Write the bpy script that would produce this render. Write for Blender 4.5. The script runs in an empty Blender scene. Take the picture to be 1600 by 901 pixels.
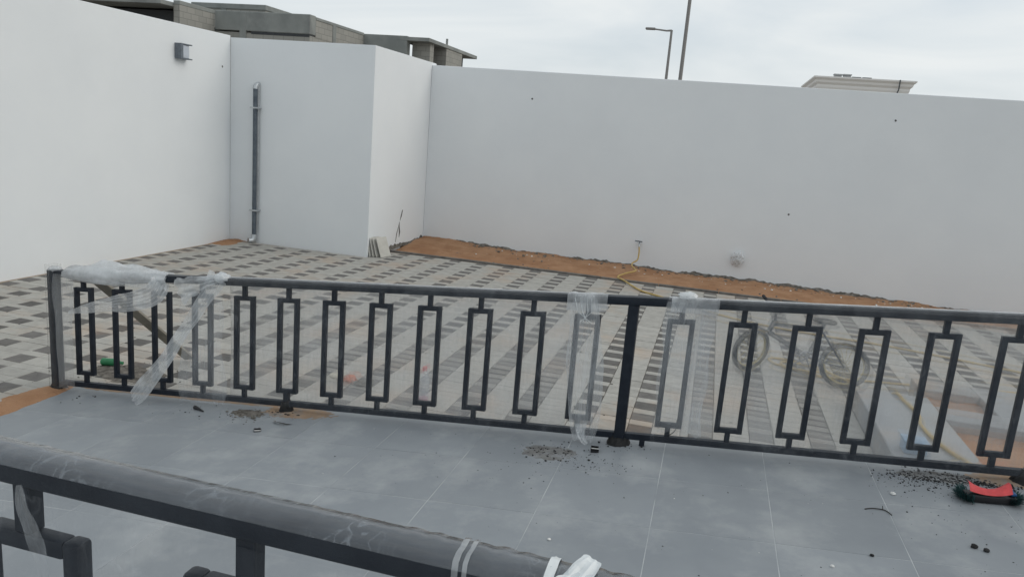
import bpy, bmesh, math, random
from mathutils import Vector, Matrix, Quaternion, noise
R = math.radians
random.seed(7)
scene = bpy.context.scene
COL = scene.collection

# ------------------------------------------------------------------ camera
YAW, PITCH, ROLL, FPX = R(14.395), R(11.661), R(-4.666), 1171.3
fw = Vector((-math.sin(YAW)*math.cos(PITCH), math.cos(YAW)*math.cos(PITCH), -math.sin(PITCH)))
rt = Vector((math.cos(YAW), math.sin(YAW), 0)); dn = fw.cross(rt)
c_, s_ = math.cos(ROLL), math.sin(ROLL)
right = c_*rt + s_*dn; down = -s_*rt + c_*dn
CAM = Vector((0, 0, 2.34))
cd = bpy.data.cameras.new('camera'); cam = bpy.data.objects.new('camera', cd); COL.objects.link(cam)
m3 = Matrix((right, -down, -fw)).transposed()
cam.matrix_world = Matrix.Translation(CAM) @ m3.to_4x4()
cd.sensor_width = 36.0; cd.lens = FPX/1600*36.0; cd.clip_start = 0.05; cd.clip_end = 3000
scene.camera = cam

# ------------------------------------------------------------------ sky, sun, exposure
SUN_EL, SUN_AZ = R(34), R(80)          # azimuth clockwise from +Y: the sun stands to the right behind thin cloud
w = bpy.data.worlds.new('World'); scene.world = w; w.use_nodes = True
nt = w.node_tree; N = nt.nodes; L = nt.links
for n in list(N): N.remove(n)
out = N.new('ShaderNodeOutputWorld'); bg = N.new('ShaderNodeBackground'); bg.inputs['Strength'].default_value = 0.1
sky = N.new('ShaderNodeTexSky'); sky.sky_type = 'NISHITA'; sky.sun_disc = False
sky.sun_elevation = SUN_EL; sky.sun_rotation = SUN_AZ; sky.dust_density = 3.0; sky.air_density = 1.0
tc = N.new('ShaderNodeTexCoord'); mp = N.new('ShaderNodeMapping'); mp.inputs['Scale'].default_value = (1.2, 1.2, 4.5)
mp.inputs['Rotation'].default_value = (R(8), R(-6), R(20))
nz = N.new('ShaderNodeTexNoise'); nz.inputs['Scale'].default_value = 2.2; nz.inputs['Detail'].default_value = 5; nz.inputs['Roughness'].default_value = .5
nz.inputs['Distortion'].default_value = .6
cr = N.new('ShaderNodeValToRGB'); cr.color_ramp.elements[0].position = .34; cr.color_ramp.elements[0].color = (.76, .76, .76, 1)
cr.color_ramp.elements[1].position = .62; cr.color_ramp.elements[1].color = (1, 1, 1, 1)
cc = N.new('ShaderNodeValToRGB')
cc.color_ramp.elements[0].position = .3; cc.color_ramp.elements[0].color = (.67, .73, .77, 1)
cc.color_ramp.elements[1].position = .65; cc.color_ramp.elements[1].color = (.74, .77, .775, 1)
sc_ = N.new('ShaderNodeVectorMath'); sc_.operation = 'SCALE'; sc_.inputs['Scale'].default_value = 9.4
mx = N.new('ShaderNodeMixRGB'); mx.blend_type = 'MIX'
L.new(tc.outputs['Generated'], mp.inputs['Vector']); L.new(mp.outputs['Vector'], nz.inputs['Vector'])
L.new(nz.outputs['Fac'], cr.inputs['Fac']); L.new(nz.outputs['Fac'], cc.inputs['Fac'])
L.new(cc.outputs['Color'], sc_.inputs[0])
L.new(cr.outputs['Color'], mx.inputs['Fac']); L.new(sky.outputs['Color'], mx.inputs['Color1']); L.new(sc_.outputs['Vector'], mx.inputs['Color2'])
L.new(mx.outputs['Color'], bg.inputs['Color']); L.new(bg.outputs['Background'], out.inputs['Surface'])
sd = bpy.data.lights.new('sun', 'SUN'); sun = bpy.data.objects.new('sun', sd); COL.objects.link(sun)
sd.energy = 0.6; sd.angle = R(40); sd.color = (1.0, .94, .85)
D = -Vector((math.sin(SUN_AZ)*math.cos(SUN_EL), math.cos(SUN_AZ)*math.cos(SUN_EL), math.sin(SUN_EL)))
sun.rotation_euler = D.to_track_quat('-Z', 'Y').to_euler(); sun.location = (20, 0, 30)
scene.view_settings.view_transform = 'Standard'; scene.view_settings.look = 'None'
scene.view_settings.exposure = 0.25; scene.view_settings.gamma = 1.0
scene.render.engine = 'CYCLES'
scene.cycles.transparent_max_bounces = 16; scene.cycles.max_bounces = 6; scene.cycles.diffuse_bounces = 3; scene.cycles.glossy_bounces = 3

# ------------------------------------------------------------------ helpers
WL = {}
class MB:
    def __init__(s): s.v = []; s.f = []
    def add(s, vs, fs):
        o = len(s.v); s.v += [tuple(p) for p in vs]; s.f += [tuple(i+o for i in f) for f in fs]; return s
    def box(s, x0, x1, y0, y1, z0, z1):
        return s.add([(x0,y0,z0),(x1,y0,z0),(x1,y1,z0),(x0,y1,z0),(x0,y0,z1),(x1,y0,z1),(x1,y1,z1),(x0,y1,z1)],
                     [(3,2,1,0),(4,5,6,7),(0,1,5,4),(1,2,6,5),(2,3,7,6),(3,0,4,7)])
    def cbox(s, x0, x1, y0, y1, z0, z1, ch=.004, seg=1):
        bm = bmesh.new(); bmesh.ops.create_cube(bm, size=1)
        for v in bm.verts: v.co = ((x0+x1)/2+v.co.x*(x1-x0), (y0+y1)/2+v.co.y*(y1-y0), (z0+z1)/2+v.co.z*(z1-z0))
        bmesh.ops.bevel(bm, geom=list(bm.edges), offset=ch, segments=seg, profile=.5, affect='EDGES', clamp_overlap=True)
        s.bm(bm); return s
    def bm(s, bm):
        bm.verts.index_update(); s.add([v.co.copy() for v in bm.verts], [[v.index for v in f.verts] for f in bm.faces]); bm.free(); return s
    def tube(s, pts, r, n=8, cap=True):
        pts = [Vector(p) for p in pts]; k = len(pts); rs = r if isinstance(r, (list, tuple)) else [r]*k
        up = None; vs = []
        for i, p in enumerate(pts):
            t = (pts[min(i+1,k-1)]-pts[max(i-1,0)]).normalized()
            if up is None:
                up = Vector((0,0,1)) if abs(t.z) < .9 else Vector((1,0,0))
            up = (up - t*up.dot(t)).normalized(); sd_ = t.cross(up)
            for j in range(n):
                a = 2*math.pi*j/n; vs.append(p + (up*math.cos(a)+sd_*math.sin(a))*rs[i])
        fs = [(i*n+j, i*n+(j+1)%n, (i+1)*n+(j+1)%n, (i+1)*n+j) for i in range(k-1) for j in range(n)]
        if cap: fs += [tuple(range(n-1,-1,-1)), tuple((k-1)*n+j for j in range(n))]
        return s.add(vs, fs)
    def lathe(s, prof, n=20, c=(0,0,0)):
        vs = [(c[0]+r*math.cos(2*math.pi*j/n), c[1]+r*math.sin(2*math.pi*j/n), c[2]+z) for r, z in prof for j in range(n)]
        k = len(prof)
        fs = [(i*n+j, i*n+(j+1)%n, (i+1)*n+(j+1)%n, (i+1)*n+j) for i in range(k-1) for j in range(n)]
        fs += [tuple(range(n-1,-1,-1)), tuple((k-1)*n+j for j in range(n))]
        return s.add(vs, fs)
    def torus(s, R_, r, n=36, m=8, mat=None, sq=1.0):
        vs = []
        for i in range(n):
            a = 2*math.pi*i/n
            for j in range(m):
                b = 2*math.pi*j/m; q = R_+r*math.cos(b)
                vs.append(Vector((q*math.cos(a), r*sq*math.sin(b), q*math.sin(a))))
        if mat: vs = [mat@v for v in vs]
        return s.add(vs, [(i*m+j, i*m+(j+1)%m, ((i+1)%n)*m+(j+1)%m, ((i+1)%n)*m+j) for i in range(n) for j in range(m)])
    def grid(s, nx, ny, fn):
        o = [fn(i/(nx-1), j/(ny-1)) for j in range(ny) for i in range(nx)]
        return s.add(o, [(j*nx+i, j*nx+i+1, (j+1)*nx+i+1, (j+1)*nx+i) for j in range(ny-1) for i in range(nx-1)])
    def xf(s, fn): s.v = [tuple(fn(Vector(v))) for v in s.v]; return s
    def mesh(s, name, mat, smooth=False):
        me = bpy.data.meshes.new(name); me.from_pydata(s.v, [], s.f); me.materials.append(mat)
        bm = bmesh.new(); bm.from_mesh(me); bmesh.ops.recalc_face_normals(bm, faces=bm.faces); bm.to_mesh(me); bm.free()
        if smooth:
            me.shade_smooth()
            if smooth != 'all': me.set_sharp_from_angle(angle=R(40))
        me.update(); return me

def link(o, parent=None):
    COL.objects.link(o)
    if parent: o.parent = parent
def obj(name, mb, mat, parent=None, smooth=False, at=None):
    """mesh vertices are given in world space; the object's origin is put at `at` (or the parent's origin)"""
    base = Vector(at) if at is not None else (WL[parent] if parent else Vector((0,0,0)))
    mb.v = [tuple(Vector(v)-base) for v in mb.v]
    o = bpy.data.objects.new(name, mb.mesh(name, mat, smooth)); link(o, parent)
    o.location = base - (WL[parent] if parent else Vector((0,0,0))); WL[o] = base.copy()
    return o
def tag(o, label=None, cat=None, group=None, kind=None):
    if label: o['label'] = label
    if cat: o['category'] = cat
    if group: o['group'] = group
    if kind: o['kind'] = kind
    return o
def thing(name, label, cat, at=(0,0,0), group=None):
    o = bpy.data.objects.new(name, None); COL.objects.link(o); o.location = at; o.empty_display_size = .2; WL[o] = Vector(at)
    return tag(o, label, cat, group)
def piece(name, me, loc, parent, rot=(0,0,0)):
    o = bpy.data.objects.new(name, me); link(o, parent); o.location = Vector(loc)-WL[parent]; o.rotation_euler = rot; return o
def nv(x, y=0, z=0, s=1): return noise.noise(Vector((x*s, y*s, z*s)))

# ------------------------------------------------------------------ materials
def new_mat(name):
    m = bpy.data.materials.new(name); m.use_nodes = True; t = m.node_tree
    return m, t, t.nodes['Principled BSDF'], t.nodes['Material Output']
def mottled(name, c1, c2, scale=6, rough=.8, bump=.2, bscale=60, c3=None, s3=1.5, obj_rand=0.0, coord='Object', stretch=(1,1,1), spec=.3, metal=0, detail=6, lo=.35, hi=.65, l3=.5, h3=.7, bdist=.004):
    m, t, p, o = new_mat(name); nn, ll = t.nodes, t.links
    tc = nn.new('ShaderNodeTexCoord'); mp = nn.new('ShaderNodeMapping'); mp.inputs['Scale'].default_value = stretch
    if coord == 'World':
        g = nn.new('ShaderNodeNewGeometry'); ll.new(g.outputs['Position'], mp.inputs['Vector'])
    else: ll.new(tc.outputs[coord], mp.inputs['Vector'])
    n1 = nn.new('ShaderNodeTexNoise'); n1.inputs['Scale'].default_value = scale; n1.inputs['Detail'].default_value = detail; n1.inputs['Roughness'].default_value = .6
    ll.new(mp.outputs['Vector'], n1.inputs['Vector'])
    r1 = nn.new('ShaderNodeValToRGB'); r1.color_ramp.elements[0].position = lo; r1.color_ramp.elements[1].position = hi
    r1.color_ramp.elements[0].color = (*c1, 1); r1.color_ramp.elements[1].color = (*c2, 1)
    ll.new(n1.outputs['Fac'], r1.inputs['Fac']); col = r1.outputs['Color']
    if c3:
        n3 = nn.new('ShaderNodeTexNoise'); n3.inputs['Scale'].default_value = s3; n3.inputs['Detail'].default_value = 8; n3.inputs['Roughness'].default_value = .65
        ll.new(mp.outputs['Vector'], n3.inputs['Vector'])
        r3 = nn.new('ShaderNodeValToRGB'); r3.color_ramp.elements[0].position = l3; r3.color_ramp.elements[1].position = h3
        ll.new(n3.outputs['Fac'], r3.inputs['Fac'])
        mxx = nn.new('ShaderNodeMixRGB'); ll.new(r3.outputs['Color'], mxx.inputs['Fac']); ll.new(col, mxx.inputs['Color1']); mxx.inputs['Color2'].default_value = (*c3, 1)
        col = mxx.outputs['Color']
    if obj_rand:
        oi = nn.new('ShaderNodeObjectInfo'); mr = nn.new('ShaderNodeMapRange'); mr.inputs['To Min'].default_value = 1-obj_rand; mr.inputs['To Max'].default_value = 1+obj_rand
        ll.new(oi.outputs['Random'], mr.inputs['Value'])
        vm = nn.new('ShaderNodeVectorMath'); vm.operation = 'SCALE'; ll.new(col, vm.inputs[0]); ll.new(mr.outputs['Result'], vm.inputs['Scale']); col = vm.outputs['Vector']
    ll.new(col, p.inputs['Base Color'])
    p.inputs['Roughness'].default_value = rough; p.inputs['Specular IOR Level'].default_value = spec; p.inputs['Metallic'].default_value = metal
    if bump:
        nb = nn.new('ShaderNodeTexNoise'); nb.inputs['Scale'].default_value = bscale; nb.inputs['Detail'].default_value = 4; ll.new(mp.outputs['Vector'], nb.inputs['Vector'])
        b = nn.new('ShaderNodeBump'); b.inputs['Strength'].default_value = bump; b.inputs['Distance'].default_value = bdist
        ll.new(nb.outputs['Fac'], b.inputs['Height']); ll.new(b.outputs['Normal'], p.inputs['Normal'])
    return m
def plain(name, c, rough=.5, metal=0, spec=.4, var=.15):
    return mottled(name, tuple(x*(1-var) for x in c), tuple(min(1, x*(1+var)) for x in c), 25, rough, .08, 120, spec=spec, metal=metal, obj_rand=.03)
def film_mat(name, lo, hi, streak=(40, 40, 3), scale=1.0, gloss=.22, grough=.22, blur=0.0, tint=(.84, .88, .91), fres=1.0, ior=1.06, crease=0.0, cscale=55):
    """thin stretch film: mostly clear, part milky (white scatter, both sides), a sheen, vertical stretch streaks"""
    m, t, p, o = new_mat(name); nn, ll = t.nodes, t.links; nn.remove(p)
    g = nn.new('ShaderNodeNewGeometry'); mp = nn.new('ShaderNodeMapping'); mp.inputs['Scale'].default_value = streak
    ll.new(g.outputs['Position'], mp.inputs['Vector'])
    n1 = nn.new('ShaderNodeTexNoise'); n1.inputs['Scale'].default_value = scale; n1.inputs['Detail'].default_value = 3; n1.inputs['Roughness'].default_value = .65
    ll.new(mp.outputs['Vector'], n1.inputs['Vector'])
    n2 = nn.new('ShaderNodeTexNoise'); n2.inputs['Scale'].default_value = 3.2; n2.inputs['Detail'].default_value = 1
    ll.new(g.outputs['Position'], n2.inputs['Vector'])
    ad = nn.new('ShaderNodeMath'); ad.operation = 'ADD'; ll.new(n1.outputs['Fac'], ad.inputs[0]); ll.new(n2.outputs['Fac'], ad.inputs[1])
    mr = nn.new('ShaderNodeMapRange'); mr.inputs['From Min'].default_value = .75; mr.inputs['From Max'].default_value = 1.3
    mr.inputs['To Min'].default_value = lo; mr.inputs['To Max'].default_value = hi; ll.new(ad.outputs[0], mr.inputs['Value'])
    fac = mr.outputs['Result']
    if crease:      # thin crinkle lines in patches: contour lines of a noise field
        nc = nn.new('ShaderNodeTexNoise'); nc.inputs['Scale'].default_value = cscale; nc.inputs['Detail'].default_value = 1; nc.inputs['Distortion'].default_value = 1.2
        mpc = nn.new('ShaderNodeMapping'); mpc.inputs['Scale'].default_value = (1, .45, .45); ll.new(g.outputs['Position'], mpc.inputs['Vector']); ll.new(mpc.outputs['Vector'], nc.inputs['Vector'])
        sb = nn.new('ShaderNodeMath'); sb.operation = 'SUBTRACT'; sb.inputs[1].default_value = .5; ll.new(nc.outputs['Fac'], sb.inputs[0])
        ab = nn.new('ShaderNodeMath'); ab.operation = 'ABSOLUTE'; ll.new(sb.outputs[0], ab.inputs[0])
        m5 = nn.new('ShaderNodeMapRange'); m5.inputs['From Min'].default_value = 0; m5.inputs['From Max'].default_value = .04; m5.inputs['To Min'].default_value = crease; m5.inputs['To Max'].default_value = 0; ll.new(ab.outputs[0], m5.inputs['Value'])
        nm = nn.new('ShaderNodeTexNoise'); nm.inputs['Scale'].default_value = 6.5; nm.inputs['Detail'].default_value = 2; ll.new(g.outputs['Position'], nm.inputs['Vector'])
        m6 = nn.new('ShaderNodeMapRange'); m6.inputs['From Min'].default_value = .44; m6.inputs['From Max'].default_value = .60; ll.new(nm.outputs['Fac'], m6.inputs['Value'])
        mu = nn.new('ShaderNodeMath'); mu.operation = 'MULTIPLY'; ll.new(m5.outputs['Result'], mu.inputs[0]); ll.new(m6.outputs['Result'], mu.inputs[1])
        ad2 = nn.new('ShaderNodeMath'); ad2.operation = 'ADD'; ad2.use_clamp = True; ll.new(fac, ad2.inputs[0]); ll.new(mu.outputs[0], ad2.inputs[1]); fac = ad2.outputs[0]
    bp = nn.new('ShaderNodeBump'); bp.inputs['Strength'].default_value = .35; bp.inputs['Distance'].default_value = .006; ll.new(n1.outputs['Fac'], bp.inputs['Height'])
    tr = nn.new('ShaderNodeBsdfTransparent'); tr.inputs['Color'].default_value = (.985, .985, .985, 1)
    df = nn.new('ShaderNodeBsdfDiffuse'); df.inputs['Color'].default_value = (*tint, 1)
    tl = nn.new('ShaderNodeBsdfTranslucent'); tl.inputs['Color'].default_value = (*tint, 1)
    gl = nn.new('ShaderNodeBsdfGlossy'); gl.inputs['Roughness'].default_value = grough
    for x in (df, tl, gl): ll.new(bp.outputs['Normal'], x.inputs['Normal'])
    m1 = nn.new('ShaderNodeMixShader'); m1.inputs['Fac'].default_value = .5; ll.new(df.outputs[0], m1.inputs[1]); ll.new(tl.outputs[0], m1.inputs[2])
    m2 = nn.new('ShaderNodeMixShader'); m2.inputs['Fac'].default_value = gloss*.4; ll.new(m1.outputs[0], m2.inputs[1]); ll.new(gl.outputs[0], m2.inputs[2])
    clear = tr.outputs[0]
    if blur:
        rf = nn.new('ShaderNodeBsdfRefraction'); rf.inputs['IOR'].default_value = ior; rf.inputs['Roughness'].default_value = .13; rf.inputs['Color'].default_value = (.97, .97, .97, 1)
        mb_ = nn.new('ShaderNodeMixShader'); mb_.inputs['Fac'].default_value = blur; ll.new(tr.outputs[0], mb_.inputs[1]); ll.new(rf.outputs[0], mb_.inputs[2]); clear = mb_.outputs[0]
    m3_ = nn.new('ShaderNodeMixShader'); ll.new(fac, m3_.inputs['Fac']); ll.new(clear, m3_.inputs[1]); ll.new(m2.outputs[0], m3_.inputs[2])
    fz = nn.new('ShaderNodeFresnel'); io_ = nn.new('ShaderNodeMapRange'); io_.inputs['To Min'].default_value = 1.5; io_.inputs['To Max'].default_value = 1/1.5; ll.new(g.outputs['Backfacing'], io_.inputs['Value']); ll.new(io_.outputs['Result'], fz.inputs['IOR']); ll.new(bp.outputs['Normal'], fz.inputs['Normal'])
    m4_ = nn.new('ShaderNodeMixShader'); ll.new(m3_.outputs[0], m4_.inputs[1]); ll.new(gl.outputs[0], m4_.inputs[2])
    fs_ = nn.new('ShaderNodeMath'); fs_.operation = 'MULTIPLY'; fs_.inputs[1].default_value = fres; ll.new(fz.outputs[0], fs_.inputs[0]); ll.new(fs_.outputs[0], m4_.inputs['Fac'])
    ll.new(m4_.outputs[0], o.inputs['Surface']); return m

M = {}
M['wall'] = mottled('white_wall_paint', (.735,.764,.785), (.765,.792,.808), .8, .75, .3, 3.5, coord='World', c3=(.715,.742,.76), s3=.55, l3=.5, h3=.9, spec=.25, bdist=.01)
M['sand'] = mottled('orange_sand', (.33,.185,.105), (.42,.25,.15), 3, .95, .9, 45, coord='World', c3=(.30,.16,.09), s3=1.3, spec=.1, bdist=.02)
M['paver_l'] = mottled('light_concrete_paver', (.345,.335,.31), (.42,.41,.38), 9, .85, .35, 90, coord='World', c3=(.43,.33,.25), s3=1.1, l3=.50, h3=.80, obj_rand=.08, spec=.2)
M['paver_d'] = mottled('dark_concrete_paver', (.115,.111,.106), (.165,.158,.15), 9, .85, .35, 90, coord='World', c3=(.27,.19,.14), s3=1.1, l3=.55, h3=.85, obj_rand=.2, spec=.2)
M['dustsand'] = mottled('sandy_floor_dust', (.30,.215,.15), (.38,.27,.185), 12, .95, .5, 90, coord='World', c3=(.27,.26,.25), s3=9, l3=.45, h3=.7, spec=.1)
M['joint'] = mottled('joint_sand', (.30,.25,.20), (.38,.31,.245), 8, .95, .3, 80, coord='World', spec=.1)
M['tile'] = mottled('grey_porcelain_tile', (.222,.243,.264), (.262,.284,.303), 2.2, .5, .05, 200, coord='World', c3=(.42,.435,.44), s3=2.3, l3=.5, h3=.9, obj_rand=.05, spec=.45)
M['grout'] = mottled('pale_grout', (.27,.295,.32), (.53,.545,.555), 2.6, .9, .2, 90, coord='World', spec=.1, lo=.36, hi=.60)
M['rail'] = mottled('charcoal_powder_coat', (.011,.015,.023), (.020,.026,.036), 14, .45, .15, 160, coord='World', c3=(.045,.053,.066), s3=6, l3=.62, h3=.95, spec=.25)
M['boot'] = mottled('black_mastic', (.008,.009,.010), (.028,.028,.028), 40, .7, .6, 90, spec=.3)
M['conc'] = mottled('raw_concrete', (.21,.225,.22), (.28,.295,.285), 1.3, .9, .5, 20, coord='World', c3=(.17,.18,.18), s3=.6, spec=.15)
M['slabc'] = mottled('pale_cast_concrete', (.27,.28,.29), (.36,.37,.37), 2.4, .85, .5, 30, coord='World', c3=(.36,.28,.21), s3=1.6, spec=.15)
M['slabd'] = mottled('dark_cast_concrete', (.13,.12,.125), (.19,.175,.17), 2.4, .9, .3, 40, coord='World', spec=.15)  # darker tone of the cast concrete, assigned to no object
M['void'] = plain('painted_void_shade', (.05,.055,.06), .9)  # flat dark colour painted for shade inside openings and below the beam
M['galv'] = mottled('galvanised_steel', (.075,.095,.12), (.13,.155,.18), 12, .5, .1, 60, metal=.4, spec=.5)
M['galv_l'] = mottled('bright_galvanised_steel', (.42,.45,.47), (.62,.64,.65), 12, .35, .1, 60, metal=.7, spec=.5)
M['lampgrey'] = plain('lamp_grey_aluminium', (.13,.15,.175), .5)
M['lampglass'] = plain('frosted_lamp_glass', (.50,.54,.60), .35, spec=.5, var=.04)
M['plaster'] = mottled('rough_grey_mortar', (.075,.068,.06), (.24,.22,.195), 14, .95, 1.0, 50, coord='World', spec=.1, bdist=.02)
M['hose'] = mottled('yellow_hose', (.42,.29,.09), (.52,.38,.14), 8, .5, .1, 80, coord='World', spec=.4)
M['tilew'] = mottled('cream_spare_tile', (.46,.45,.41), (.54,.53,.49), 6, .5, .05, 60, spec=.4)
M['wood'] = mottled('weathered_board', (.21,.20,.17), (.31,.29,.25), 7, .85, .4, 60, stretch=(1,1,1), spec=.2)
M['rubber'] = plain('black_tyre_rubber', (.012,.013,.016), .8)
M['yrim'] = plain('yellow_rim_paint', (.46,.38,.18), .5)
M['bframe'] = plain('dark_blue_grey_bike_paint', (.014,.018,.026), .45)
M['chrome'] = plain('worn_chrome', (.4,.4,.42), .3, metal=.9)
M['pole'] = plain('pole_grey', (.23,.225,.22), .6)
M['white'] = plain('villa_render', (.76,.75,.73), .8, var=.04)
M['ventg'] = plain('vent_grey', (.35,.36,.36), .6)
M['ventd'] = plain('vent_dark', (.08,.09,.10), .6)
M['red'] = plain('coral_red_plastic', (.62,.07,.075), .45)
M['teal'] = mottled('teal_bristle', (.018,.055,.06), (.045,.115,.115), 60, .8, .2, 90, spec=.2)
M['blackp'] = plain('black_plastic', (.012,.012,.014), .4)
M['bluep'] = plain('pale_blue_plastic', (.26,.37,.50), .5)
M['bluestrip'] = plain('blue_plastic', (.02,.09,.24), .5)
M['orange'] = plain('orange_clay_block', (.55,.20,.12), .8)
M['green'] = plain('green_plastic', (.03,.20,.085), .4)
M['bits'] = mottled('black_debris', (.01,.01,.012), (.05,.05,.05), 90, .9, .3, 90, coord='World', spec=.2)
M['bitsg'] = mottled('grey_debris', (.10,.095,.085), (.24,.225,.20), 70, .95, .3, 90, coord='World', spec=.1)
M['chip'] = plain('white_chip', (.72,.72,.70), .8)
M['twig'] = plain('dark_twig', (.03,.026,.022), .9)
M['petc'] = film_mat('clear_bottle_plastic', .25, .4, (6,6,6), 4, gloss=.4, grough=.1, tint=(.75,.82,.9))
M['pinkp'] = plain('pink_liquid', (.48,.20,.26), .3)
M['paper'] = plain('cream_paper', (.62,.57,.45), .8)
M['crack'] = plain('exposed_dark_mortar', (.11,.105,.10), .95)
M['tape'] = plain('white_tape', (.66,.69,.70), .45, var=.06)
M['film_f'] = film_mat('stretch_film_front', .0, .05, gloss=.3, grough=.15, fres=.8, crease=.10, cscale=14)
M['film_b'] = film_mat('stretch_film_back', .05, .15, gloss=.15, blur=.3, fres=.3)
M['film_m'] = film_mat('stretch_film_hanging', .30, .72, (14, 14, 7), gloss=.2, grough=.2, tint=(.92,.95,.97), fres=.6)
M['film_o'] = film_mat('stretch_film_bunched', .55, .95, (12, 12, 12), gloss=.2, grough=.2, tint=(.93,.955,.97), fres=.6)
M['film_sheen'] = film_mat('stretch_film_sleeve_sheen', .03, .16, (5, 16, 16), gloss=.5, grough=.15, fres=1.3, tint=(.72,.84,.95), crease=.20, cscale=40)  # milky blue tint paints the sky sheen on the near rail's top
M['film_s'] = film_mat('stretch_film_near_sheet', .10, .30, gloss=.2, blur=.5)

TS = math.tan(R(4.983)); F0 = .42; H0 = .455          # ramp slope, ramp floor at x = 0, railing datum at x = 0
def floor(x): return F0 + TS*x
def rz(x, h): return H0 + TS*x + h

# ------------------------------------------------------------------ setting: ground, paving, sand
def ground_fn(u, v):
    x = (u-.5)*1200; y = -150 + v*1000
    return (x, y, -.09)
tag(obj('ground', MB().grid(25, 25, ground_fn), mottled('dusty_street_ground', (.25,.225,.195), (.32,.285,.245), .3, .95, .3, 5, coord='World', spec=.1)), kind='structure')

DX, DY = .5, .3
PX0, PY0 = -.455, 6.26            # left / near edge of one dark paver
SLAB = (1.55, 4.2, 4.95, 8.30)    # cast concrete planter
def in_paving(x0, x1, y0, y1):
    xc, yc = (x0+x1)/2, (y0+y1)/2
    if x1 > 6.2 or x0 < -8.54 or y0 < .2: return False
    if xc < -5.72 and y1 > 11.98: return False
    if y1 > 12.80: return False
    if xc > -4.93 and yc < 4.88: return False
    if SLAB[0]-.02 < xc < SLAB[1] and SLAB[2] < yc < (7.62 if xc < 2.2 else SLAB[3]): return False
    return True
pav = tag(obj('paving', MB().box(-8.6, 6.3, 4.87, 12.82, -.10, -.014).box(-8.6, -4.94, .1, 4.87, -.10, -.0142), M['joint']), kind='structure')
def proj(p):
    d = Vector(p)-CAM; z = d.dot(fw)
    return (800+FPX*d.dot(right)/z, 450.5+FPX*d.dot(down)/z, z) if z > .1 else None
def paver_mesh(w_, d_, mat, nm):
    g = .0022; mb = MB(); x, y = w_/2-g, d_/2-g; c = .004
    mb.add([(-x,-y,-.05),(x,-y,-.05),(x,y,-.05),(-x,y,-.05),(-x,-y,-c),(x,-y,-c),(x,y,-c),(-x,y,-c),(-x+c,-y+c,0),(x-c,-y+c,0),(x-c,y-c,0),(-x+c,y-c,0)],
           [(0,1,5,4),(1,2,6,5),(2,3,7,6),(3,0,4,7),(4,5,9,8),(5,6,10,9),(6,7,11,10),(7,4,8,11),(8,9,10,11)])
    return mb.mesh(nm, mat)
kinds = {'dark_paver': (.2,.186,'paver_d'), 'wide_light_paver': (.3,.186,'paver_l'), 'narrow_light_paver': (.2,.114,'paver_l'), 'long_light_paver': (.3,.114,'paver_l')}
spots = {k: [] for k in kinds}
for i in range(-17, 14):
    for j in range(-21, 23):
        x = PX0+i*DX; y = PY0+j*DY
        for k, (a, b, w_, d_) in {'dark_paver': (x, y, .2, .186), 'wide_light_paver': (x+.2, y, .3, .186), 'narrow_light_paver': (x, y+.186, .2, .114), 'long_light_paver': (x+.2, y+.186, .3, .114)}.items():
            if in_paving(a, a+w_, b, b+d_):
                spots[k].append((a+w_/2, b+d_/2))
LIMIT = {'dark_paver': 300, 'wide_light_paver': 300, 'narrow_light_paver': 200, 'long_light_paver': 300}
for k, L_ in spots.items():
    w_, d_, mt = kinds[k]; me = paver_mesh(w_, d_, M[mt], k)
    def rank(p):
        q = proj((p[0], p[1], 0))
        if q is None or not (-30 < q[0] < 1630 and -30 < q[1] < 930): return 1e6+Vector(p).length
        hid = p[0] > -4.9 and q[1] > proj((p[0]*4.9/max(p[1],4.9), 4.9, floor(p[0]*4.9/max(p[1],4.9))))[1]
        return q[2] + (1e5 if hid else 0)
    L_.sort(key=rank)
    rest = MB()
    for n_, (x, y) in enumerate(L_):
        dz = .0025*random.uniform(-1, 1) - .004*max(0, nv(x, y, 3, .8)); ry, rx = random.gauss(0, .004), random.gauss(0, .006)
        if n_ < LIMIT[k]:
            o = piece(k, me, (x, y, dz), pav, (rx, ry, random.gauss(0, .006)))
        else:
            base = len(rest.v)
            rest.v += [(v.co.x+x, v.co.y+y, v.co.z+dz+ry*v.co.x+rx*v.co.y) for v in me.vertices]
            rest.f += [tuple(base+i for i in f.vertices) for f in me.polygons]
    if rest.v: tag(obj(k+'_field', rest, M[mt], pav), kind='stuff')

# edging strip between paving and sand bed
kb = MB()
for i in range(12):
    x0 = -5.72+i; kb.cbox(x0+.004, x0+.996, 12.825, 12.885, -.1, .022+.006*nv(i, 2.2), .006)
tag(obj('kerb', kb, mottled('edging_concrete', (.11,.105,.10), (.19,.18,.165), 8, .9, .4, 60, coord='World')), kind='structure')
# sand bed between edging and the back wall
def sand_top(x, v):
    y = 12.886+v*1.75; k = min(1, v*4+.15)
    return -.02+v**1.2*(.075-.0125*(x+5.7)) + .03*nv(x, y, 0, 1.4)*k + .022*nv(x, y, 5, 5)*k + .012*abs(nv(x, y, 8, 14))*k + .006*nv(x, y, 2, 30)
def sand_fn(u, v):
    x = -5.74+u*12.2; y = 12.886+v*1.75
    z = sand_top(x, v)
    z += .06*math.exp(-((x+5.5)/.6)**2)*v**2
    return (x, y, z)
tag(obj('sand_bed', MB().grid(420, 60, sand_fn), M['sand'], smooth='all'), kind='structure')
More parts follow.
